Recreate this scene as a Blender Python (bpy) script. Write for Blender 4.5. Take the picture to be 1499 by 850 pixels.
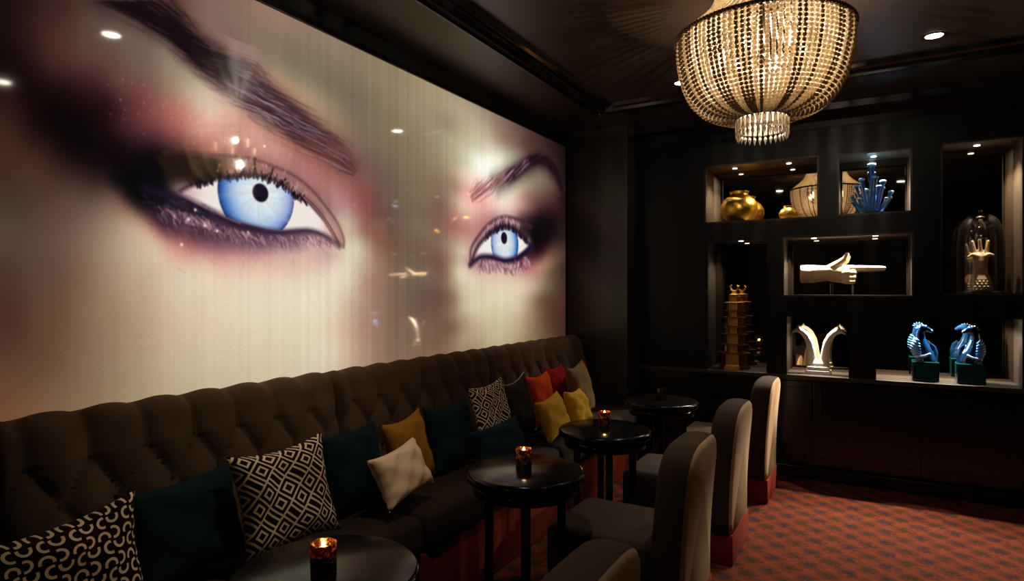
import bpy, bmesh, math, random
import numpy as np
from mathutils import Vector, Matrix

for o in list(bpy.data.objects): bpy.data.objects.remove(o, do_unlink=True)
sc = bpy.context.scene
COL = sc.collection
R = math.radians

# ---------------------------------------------------------------- camera, world, exposure
cam = bpy.data.objects.new('camera', bpy.data.cameras.new('camera')); COL.objects.link(cam)
cam.location = (0, 0, 1.55); cam.rotation_euler = (R(90), 0, R(30.1))
cam.data.sensor_width = 36; cam.data.lens = 36*900/1499; cam.data.clip_start = .02
sc.camera = cam
sc.view_settings.view_transform = 'Standard'; sc.view_settings.look = 'None'
sc.view_settings.exposure = 0; sc.view_settings.gamma = 1; sc.view_settings.use_curve_mapping = False
sc.cycles.use_denoising = True
sc.cycles.max_bounces = 6; sc.cycles.diffuse_bounces = 3; sc.cycles.glossy_bounces = 4
sc.cycles.transmission_bounces = 6; sc.cycles.transparent_max_bounces = 8
sc.cycles.sample_clamp_indirect = 4; sc.cycles.caustics_reflective = False; sc.cycles.caustics_refractive = False
w = bpy.data.worlds.new('night'); sc.world = w; w.use_nodes = True
w.node_tree.nodes['Background'].inputs[0].default_value = (.9, .75, .6, 1)
w.node_tree.nodes['Background'].inputs[1].default_value = .002
# light levels (watts)
P_CHANDELIER, P_DOWN, P_NICHE, P_CANDLE = 38, 7, 34.0, .3
WARM = (1, .88, .70); NICHE_COL = (1, .86, .68)

# ---------------------------------------------------------------- helpers
def srgb(r, g, b):
    f = lambda c: c/12.92 if c <= .04045 else ((c+.055)/1.055)**2.4
    return (f(r/255), f(g/255), f(b/255), 1)

def mat(name, col, rough=.5, metal=0, spec=.5, sheen=0, coat=0, trans=0, emit=None, es=0, ior=1.5, alpha=1):
    m = bpy.data.materials.new(name); m.use_nodes = True
    p = m.node_tree.nodes['Principled BSDF']
    p.inputs['Base Color'].default_value = col; p.inputs['Roughness'].default_value = rough
    p.inputs['Metallic'].default_value = metal; p.inputs['Specular IOR Level'].default_value = spec
    p.inputs['Sheen Weight'].default_value = sheen; p.inputs['Coat Weight'].default_value = coat
    p.inputs['Transmission Weight'].default_value = trans; p.inputs['IOR'].default_value = ior
    if emit: p.inputs['Emission Color'].default_value = emit; p.inputs['Emission Strength'].default_value = es
    return m

class NT:
    """small wrapper for writing node maths"""
    def __init__(s, m): s.t = m.node_tree; s.p = s.t.nodes['Principled BSDF']
    def n(s, kind, **k):
        x = s.t.nodes.new(kind)
        for a, b in k.items(): setattr(x, a, b)
        return x
    def link(s, a, b): s.t.links.new(a, b)
    def math(s, op, a, b=None, c=None):
        x = s.n('ShaderNodeMath', operation=op)
        for i, v in enumerate((a, b, c)):
            if v is None: continue
            if isinstance(v, (int, float)): x.inputs[i].default_value = v
            else: s.link(v, x.inputs[i])
        return x.outputs[0]
    def mix(s, f, a, b):
        x = s.n('ShaderNodeMix', data_type='RGBA')
        for i, v in ((0, f), (6, a), (7, b)):
            if isinstance(v, (int, float)): x.inputs[i].default_value = v
            elif isinstance(v, tuple): x.inputs[i].default_value = v
            else: s.link(v, x.inputs[i])
        return x.outputs[2]
    def noise(s, scale, detail=3, vec=None, rough=.6):
        x = s.n('ShaderNodeTexNoise'); x.inputs['Scale'].default_value = scale
        x.inputs['Detail'].default_value = detail; x.inputs['Roughness'].default_value = rough
        if vec is not None: s.link(vec, x.inputs['Vector'])
        return x.outputs[0]
    def coord(s, which='Object'): return s.n('ShaderNodeTexCoord').outputs[which]
    def xyz(s, v):
        x = s.n('ShaderNodeSeparateXYZ'); s.link(v, x.inputs[0]); return x.outputs
    def bump(s, h, strength=.3, dist=.01):
        b = s.n('ShaderNodeBump'); b.inputs['Strength'].default_value = strength; b.inputs['Distance'].default_value = dist
        s.link(h, b.inputs['Height']); s.link(b.outputs[0], s.p.inputs['Normal'])
    def map(s, v, a, b, c, d):
        x = s.n('ShaderNodeMapRange'); s.link(v, x.inputs[0])
        for i, q in enumerate((a, b, c, d)): x.inputs[i+1].default_value = q
        return x.outputs[0]

def velvet(name, c, sheen=.35, var=.25):
    m = mat(name, c, .9, spec=.15, sheen=sheen); t = NT(m)
    m.node_tree.nodes['Principled BSDF'].inputs['Sheen Roughness'].default_value = .4
    m.node_tree.nodes['Principled BSDF'].inputs['Sheen Tint'].default_value = tuple(min(1, x*3) for x in c[:3])+(1,)
    v = t.noise(9, 4, t.coord())
    d = tuple(x*(1-var) for x in c[:3])+(1,); l = tuple(min(1, x*(1+var)) for x in c[:3])+(1,)
    t.link(t.mix(v, d, l), t.p.inputs['Base Color'])
    t.bump(t.noise(420, 2, t.coord()), .25, .002)
    return m

def obj(name, bm, m, parent=None, smooth=True, loc=None):
    me = bpy.data.meshes.new(name); bm.to_mesh(me); bm.free()
    if smooth: me.shade_smooth()
    o = bpy.data.objects.new(name, me); COL.objects.link(o)
    if m: me.materials.append(m)
    if parent: o.parent = parent
    if loc: o.location = loc
    return o

def empty(name, loc=(0, 0, 0), rz=0):
    o = bpy.data.objects.new(name, None); o.empty_display_size = .1; COL.objects.link(o)
    o.location = loc; o.rotation_euler = (0, 0, rz); return o

def tag(o, label, cat, group=None):
    o['label'] = label; o['category'] = cat
    if group: o['group'] = group
    return o

def thing(name, loc, label, cat, group=None, rz=0): return tag(empty(name, loc, rz), label, cat, group)

def struct(o): o['kind'] = 'structure'; return o

def copy_tree(o, parent=None):
    c = o.copy(); COL.objects.link(c)
    if parent:
        c.parent = parent
    for ch in list(o.children): copy_tree(ch, c)
    return c

def bx(bm, lo, hi, bevel=0, seg=3):
    r = bmesh.ops.create_cube(bm, size=1)
    vs = r['verts']
    for v in vs:
        v.co = Vector([lo[i]+(v.co[i]+.5)*(hi[i]-lo[i]) for i in range(3)])
    if bevel:
        es = list({e for v in vs for e in v.link_edges})
        bmesh.ops.bevel(bm, geom=es, offset=bevel, segments=seg, profile=.5, affect='EDGES')
    return bm

def box(lo, hi, bevel=0, seg=3): return bx(bmesh.new(), lo, hi, bevel, seg)

def lathe(prof, seg=32, bm=None, c=(0, 0, 0), cap=True):
    bm = bm or bmesh.new(); rings = []
    for r, z in prof:
        if r < 1e-5: rings.append([bm.verts.new((c[0], c[1], c[2]+z))]); continue
        rings.append([bm.verts.new((c[0]+r*math.cos(2*math.pi*i/seg), c[1]+r*math.sin(2*math.pi*i/seg), c[2]+z)) for i in range(seg)])
    for a, b in zip(rings, rings[1:]):
        for i in range(seg):
            j = (i+1) % seg
            if len(a) == 1 and len(b) == 1: continue
            if len(a) == 1: bm.faces.new((a[0], b[j], b[i]))
            elif len(b) == 1: bm.faces.new((a[i], a[j], b[0]))
            else: bm.faces.new((a[i], a[j], b[j], b[i]))
    if cap:
        if len(rings[0]) > 1: bm.faces.new(rings[0][::-1])
        if len(rings[-1]) > 1: bm.faces.new(rings[-1])
    bmesh.ops.recalc_face_normals(bm, faces=bm.faces)
    return bm

def tube(pts, rad, seg=10, bm=None, cap=True):
    bm = bm or bmesh.new(); pts = [Vector(p) for p in pts]
    if isinstance(rad, (int, float)): rad = [rad]*len(pts)
    rings = []; up = None
    for i, p in enumerate(pts):
        d = (pts[min(i+1, len(pts)-1)]-pts[max(i-1, 0)]).normalized()
        if up is None: up = d.orthogonal().normalized()
        up = (up-d*up.dot(d)).normalized(); s = d.cross(up)
        rings.append([bm.verts.new(p+(up*math.cos(2*math.pi*k/seg)+s*math.sin(2*math.pi*k/seg))*rad[i]) for k in range(seg)])
    for a, b in zip(rings, rings[1:]):
        for k in range(seg): bm.faces.new((a[k], a[(k+1) % seg], b[(k+1) % seg], b[k]))
    if cap: bm.faces.new(rings[0][::-1]); bm.faces.new(rings[-1])
    bmesh.ops.recalc_face_normals(bm, faces=bm.faces)
    return bm

def sphere(c, r, bm=None, sc_=(1, 1, 1), u=12, v=8):
    bm = bm or bmesh.new()
    q = bmesh.ops.create_uvsphere(bm, u_segments=u, v_segments=v, radius=r)
    for x in q['verts']: x.co = Vector((x.co.x*sc_[0]+c[0], x.co.y*sc_[1]+c[1], x.co.z*sc_[2]+c[2]))
    return bm

def smooth_path(p, k=6):
    p = [Vector(q) for q in p]; e = [p[0]*2-p[1]]+p+[p[-1]*2-p[-2]]; out = []
    for i in range(1, len(e)-2):
        a, b, c, d = e[i-1:i+3]
        for j in range(k):
            t = j/k
            out.append(.5*(2*b+(c-a)*t+(2*a-5*b+4*c-d)*t*t+(3*b-a-3*c+d)*t**3))
    out.append(p[-1]); return out

def fuse(name, chains, voxel, m, parent=None, loc=None, smooth_it=4, extra=None):
    """one continuous surface from tapered limbs: chains of (point, radius)"""
    bm = bmesh.new()
    for ch in chains:
        for (p, r) in ch: sphere(p, r, bm, u=14, v=10)
        for (p, r), (q, s) in zip(ch, ch[1:]):
            p, q = Vector(p), Vector(q)
            tube([p, p.lerp(q, .5), q], [r, (r+s)/2, s], 14, bm)
    if extra: extra(bm)
    me = bpy.data.meshes.new(name); bm.to_mesh(me); bm.free()
    o = bpy.data.objects.new(name, me); COL.objects.link(o)
    r_ = o.modifiers.new('r', 'REMESH'); r_.mode = 'VOXEL'; r_.voxel_size = voxel
    s_ = o.modifiers.new('s', 'SMOOTH'); s_.iterations = smooth_it; s_.factor = .5
    dg = bpy.context.evaluated_depsgraph_get()
    nm = bpy.data.meshes.new_from_object(o.evaluated_get(dg))
    o.modifiers.clear(); o.data = nm; nm.name = name; bpy.data.meshes.remove(me)
    nm.materials.clear(); nm.materials.append(m); nm.shade_smooth()
    if parent: o.parent = parent
    if loc: o.location = loc
    return o

def light(name, kind, loc, power, col, parent=None, size=.03, rot=None, angle=90, blend=.4):
    d = bpy.data.lights.new(name, kind); d.energy = power; d.color = col
    o = bpy.data.objects.new(name, d); COL.objects.link(o); o.location = loc
    d.shadow_soft_size = size
    if kind == 'SPOT': d.spot_size = R(angle); d.spot_blend = blend
    if rot: o.rotation_euler = rot
    if parent: o.parent = parent
    return o

# ---------------------------------------------------------------- materials
BLACK = mat('black_lacquer', srgb(9, 8, 7), .22, spec=.4)
WOOD = mat('espresso_wood', srgb(12, 9, 8), .38, spec=.22)
t = NT(WOOD); g = t.noise(6, 5, t.coord())
t.link(t.mix(g, srgb(8, 6, 5), srgb(14, 10, 9)), t.p.inputs['Base Color'])
WALLM = mat('dark_wall_paint', srgb(16, 13, 12), .42, spec=.35)
CEIL = mat('dark_ceiling_gloss', srgb(50, 39, 31), .36, spec=.4)
GLOSS = mat('gloss_black_moulding', srgb(18, 13, 11), .12, spec=.6)
LINING = mat('niche_lining_wood', srgb(92, 74, 56), .4, spec=.4)
t = NT(LINING); c_ = t.xyz(t.coord()); cx = t.n('ShaderNodeCombineXYZ')
t.link(t.math('MULTIPLY', c_[0], 60.), cx.inputs[0]); t.link(t.math('MULTIPLY', c_[1], 60.), cx.inputs[1]); t.link(t.math('MULTIPLY', c_[2], 2.), cx.inputs[2])
t.link(t.mix(t.noise(1, 3, cx.outputs[0]), srgb(40, 31, 23), srgb(72, 58, 42)), t.p.inputs['Base Color'])
NTRIM = mat('bronze_niche_edge', srgb(46, 38, 32), .4, metal=.3)
MIRROR = mat('smoked_mirror', srgb(176, 164, 146), .02, metal=1)
COUNTER = mat('dark_stone_counter', srgb(44, 37, 32), .35, spec=.5)
GOLD = mat('beaten_gold', srgb(224, 172, 66), .34, metal=1)
t = NT(GOLD); t.bump(t.noise(14, 3, t.coord()), .35, .02)
BRASS = mat('aged_brass', srgb(172, 124, 58), .38, metal=.9)
IVORY = mat('ivory_plaster', srgb(238, 226, 204), .55, spec=.4)
TANWOOD = mat('carved_pale_wood', srgb(226, 196, 158), .5, spec=.35)
WHITE = mat('white_gesso', srgb(244, 238, 226), .5, spec=.4)
BLUEG = mat('cobalt_blue_glass', srgb(28, 116, 206), .08, spec=.8, coat=.6, trans=.3)
DEEPB = mat('deep_blue_glass', srgb(6, 34, 70), .08, spec=.8, coat=.6, trans=.25)
FROST = mat('frosted_blue_glass', srgb(150, 202, 242), .3, spec=.8, coat=.3)
TEALG = mat('teal_glass', srgb(6, 66, 70), .1, spec=.6, coat=.5, trans=.3)
def thin_glass(name, tint, refl):
    m = bpy.data.materials.new(name); m.use_nodes = True; t = m.node_tree; t.nodes.clear()
    o = t.nodes.new('ShaderNodeOutputMaterial'); a = t.nodes.new('ShaderNodeBsdfTransparent'); b = t.nodes.new('ShaderNodeBsdfGlossy'); x = t.nodes.new('ShaderNodeMixShader'); f = t.nodes.new('ShaderNodeFresnel')
    a.inputs[0].default_value = tint; b.inputs['Roughness'].default_value = .03; f.inputs[0].default_value = refl
    t.links.new(f.outputs[0], x.inputs[0]); t.links.new(a.outputs[0], x.inputs[1]); t.links.new(b.outputs[0], x.inputs[2]); t.links.new(x.outputs[0], o.inputs[0]); return m
CLEAR = thin_glass('clear_glass', (.95, .94, .92, 1), 1.5)
STEEL = mat('steel_rod', srgb(150, 140, 130), .3, metal=1)
def bead_mat(name, col, tr, rough):
    m = bpy.data.materials.new(name); m.use_nodes = True; t = m.node_tree; t.nodes.clear()
    o = t.nodes.new('ShaderNodeOutputMaterial'); a = t.nodes.new('ShaderNodeBsdfTranslucent'); b = t.nodes.new('ShaderNodeBsdfPrincipled'); x = t.nodes.new('ShaderNodeMixShader')
    a.inputs[0].default_value = col; b.inputs['Base Color'].default_value = col; b.inputs['Roughness'].default_value = rough; b.inputs['Specular IOR Level'].default_value = .9
    x.inputs[0].default_value = tr; t.links.new(b.outputs[0], x.inputs[1]); t.links.new(a.outputs[0], x.inputs[2]); t.links.new(x.outputs[0], o.inputs[0]); return m
BEAD = bead_mat('champagne_glass_bead', srgb(252, 240, 220), .62, .15)
BEAD2 = bead_mat('dim_strand_bead', srgb(140, 114, 86), .36, .12)  # darker beads: bright and dim reflections along the strands put into colour
CRYS = mat('crystal', srgb(255, 240, 220), .05, spec=.9, trans=.7, coat=.5)
RIDGE = mat('lit_ridge_glass', srgb(84, 150, 216), .2, spec=.8, coat=.4)  # paler than the body: lamplight on the ridges put into the colour
LINING2 = mat('shaded_niche_lining', srgb(26, 20, 16), .4, spec=.3)  # darker copy of the lining: weaker lamplight put into the colour
BRONZE = mat('dark_bronze', srgb(60, 44, 32), .35, metal=.9)
BULB = mat('lit_bulb', (1, .8, .55, 1), .4, emit=(1, .72, .42, 1), es=30)
LENS = mat('lit_downlight_lens', (1, .9, .75, 1), .4, emit=(1, .86, .66, 1), es=70)
PUCK = mat('lit_puck_lens', (1, .9, .75, 1), .4, emit=(1, .9, .74, 1), es=6)
FLAME = mat('flame', (1, .7, .3, 1), .5, emit=(1, .62, .22, 1), es=14)
WAX = mat('candle_wax', srgb(250, 226, 180), .6)
VEL_B = velvet('taupe_tufted_velvet', srgb(98, 78, 61), .4)
VEL_S = velvet('brown_seat_velvet', srgb(50, 40, 33), .2)
VEL_C = velvet('brown_chair_velvet', srgb(52, 40, 31), .08, .12)
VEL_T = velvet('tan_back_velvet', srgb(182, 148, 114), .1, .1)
SKIRT = velvet('rust_red_skirt', srgb(112, 34, 16), .1)
BUTTON = velvet('button_velvet', srgb(70, 60, 50), .3)

# ---------------------------------------------------------------- room shell
XL, YB, ZC = -2.5, 5.63, 3.05
struct(obj('wall_left', box((XL-.15, -2.6, 0), (XL-.02, 6.2, ZC)), WALLM, smooth=False))
struct(obj('wall_right', box((2.6, -2.6, 0), (2.75, 6.2, ZC)), WALLM, smooth=False))
struct(obj('wall_front', box((-2.65, -2.75, 0), (2.75, -2.6, ZC)), WALLM, smooth=False))
struct(obj('wall_back', box((-2.65, 6.06, 0), (2.75, 6.2, ZC)), WALLM, smooth=False))
struct(obj('ceiling', box((-2.65, -2.75, ZC), (2.75, 6.2, ZC+.15)), CEIL, smooth=False))
# carpet: rust ground, trellis of dark motifs
CARP = mat('patterned_carpet', srgb(128, 54, 34), .95, spec=.05)
t = NT(CARP); c_ = t.xyz(t.coord())
n1 = t.noise(30, 4, t.coord(), .7); n2 = t.noise(130, 2, t.coord())
wx = t.math('ADD', c_[0], t.math('MULTIPLY', t.math('SUBTRACT', n1, .5), .22))
wy = t.math('ADD', c_[1], t.math('MULTIPLY', t.math('SUBTRACT', n1, .5), -.19))
A_ = t.math('MULTIPLY', t.math('ADD', wx, wy), 5.2); B_ = t.math('MULTIPLY', t.math('SUBTRACT', wx, wy), 5.2)
fa = t.math('ABSOLUTE', t.math('SUBTRACT', t.math('FRACT', A_), .5)); fb = t.math('ABSOLUTE', t.math('SUBTRACT', t.math('FRACT', B_), .5))
d1 = t.math('ADD', fa, fb); d0 = t.math('MAXIMUM', fa, fb)
par = t.math('MODULO', t.math('ABSOLUTE', t.math('ADD', t.math('FLOOR', A_), t.math('FLOOR', B_))), 2.)
ground = t.mix(n1, srgb(42, 16, 10), srgb(112, 54, 30))
motif = t.mix(par, srgb(26, 31, 36), srgb(34, 36, 20))
lat = t.map(d0, .36, .48, 0, .6)
c1 = t.mix(lat, ground, srgb(104, 48, 32))
c2 = t.mix(t.map(t.math('ADD', d1, t.math('MULTIPLY', t.math('SUBTRACT', n2, .5), .9)), .24, .46, .85, 0), c1, motif)
ring = t.math('MULTIPLY', t.map(d1, .40, .46, 0, 1), t.map(d1, .52, .58, 1, 0))
c3 = t.mix(t.math('MULTIPLY', ring, .35), c2, srgb(62, 17, 20))
t.link(c3, t.p.inputs['Base Color']); t.bump(t.noise(380, 2, t.coord()), .5, .006)
struct(obj('floor', box((-2.65, -2.75, -.1), (2.75, 6.2, 0)), CARP, smooth=False))
# return wall between mural and display shelves
struct(obj('wall_return', box((XL-.01, 5.34, 0), (-1.89, 5.66, ZC-.001)), mat('bronzed_panel', srgb(46, 38, 31), .3, spec=.4), smooth=False))

def moulding():
    """stepped ceiling moulding, mitred at the far left corner"""
    prof = [(0, 0), (0, .02), (.012, .034), (.03, .038), (.045, .03), (.05, .018), (.075, .018), (.085, .045), (.11, .055), (.135, .045), (.145, .02), (.17, .02), (.178, .034), (.19, .038), (.205, .026), (.212, 0)]
    bm = bmesh.new(); rows = []
    for d, h in prof:
        x, y = -2.0+d, 4.86-d
        rows.append([bm.verts.new(p) for p in ((x, -2.6, ZC-h), (x, y, ZC-h), (2.6, y, ZC-h))])
    for a, b in zip(rows, rows[1:]):
        for i in range(2): bm.faces.new((a[i], b[i], b[i+1], a[i+1]))
    bmesh.ops.recalc_face_normals(bm, faces=bm.faces)
    return bm
struct(obj('trim_1', moulding(), GLOSS, smooth=False))
def cornice():
    bm = bmesh.new(); rows = []
    for d, z in ((0, 2.86), (-.02, 2.88), (-.025, 2.93), (-.06, 2.98), (-.09, 3.0), (-.095, 3.049)):
        rows.append([bm.verts.new((x, YB+d-.001, z)) for x in (-1.885, 2.6)])
    for a, b in zip(rows, rows[1:]): bm.faces.new((a[0], a[1], b[1], b[0]))
    return bm
struct(obj('trim_2', cornice(), WOOD, smooth=False))
struct(obj('baseboard_back', box((-1.885, 5.585, 0), (2.6, 5.612, .10), .006), BLACK, smooth=False))

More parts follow.
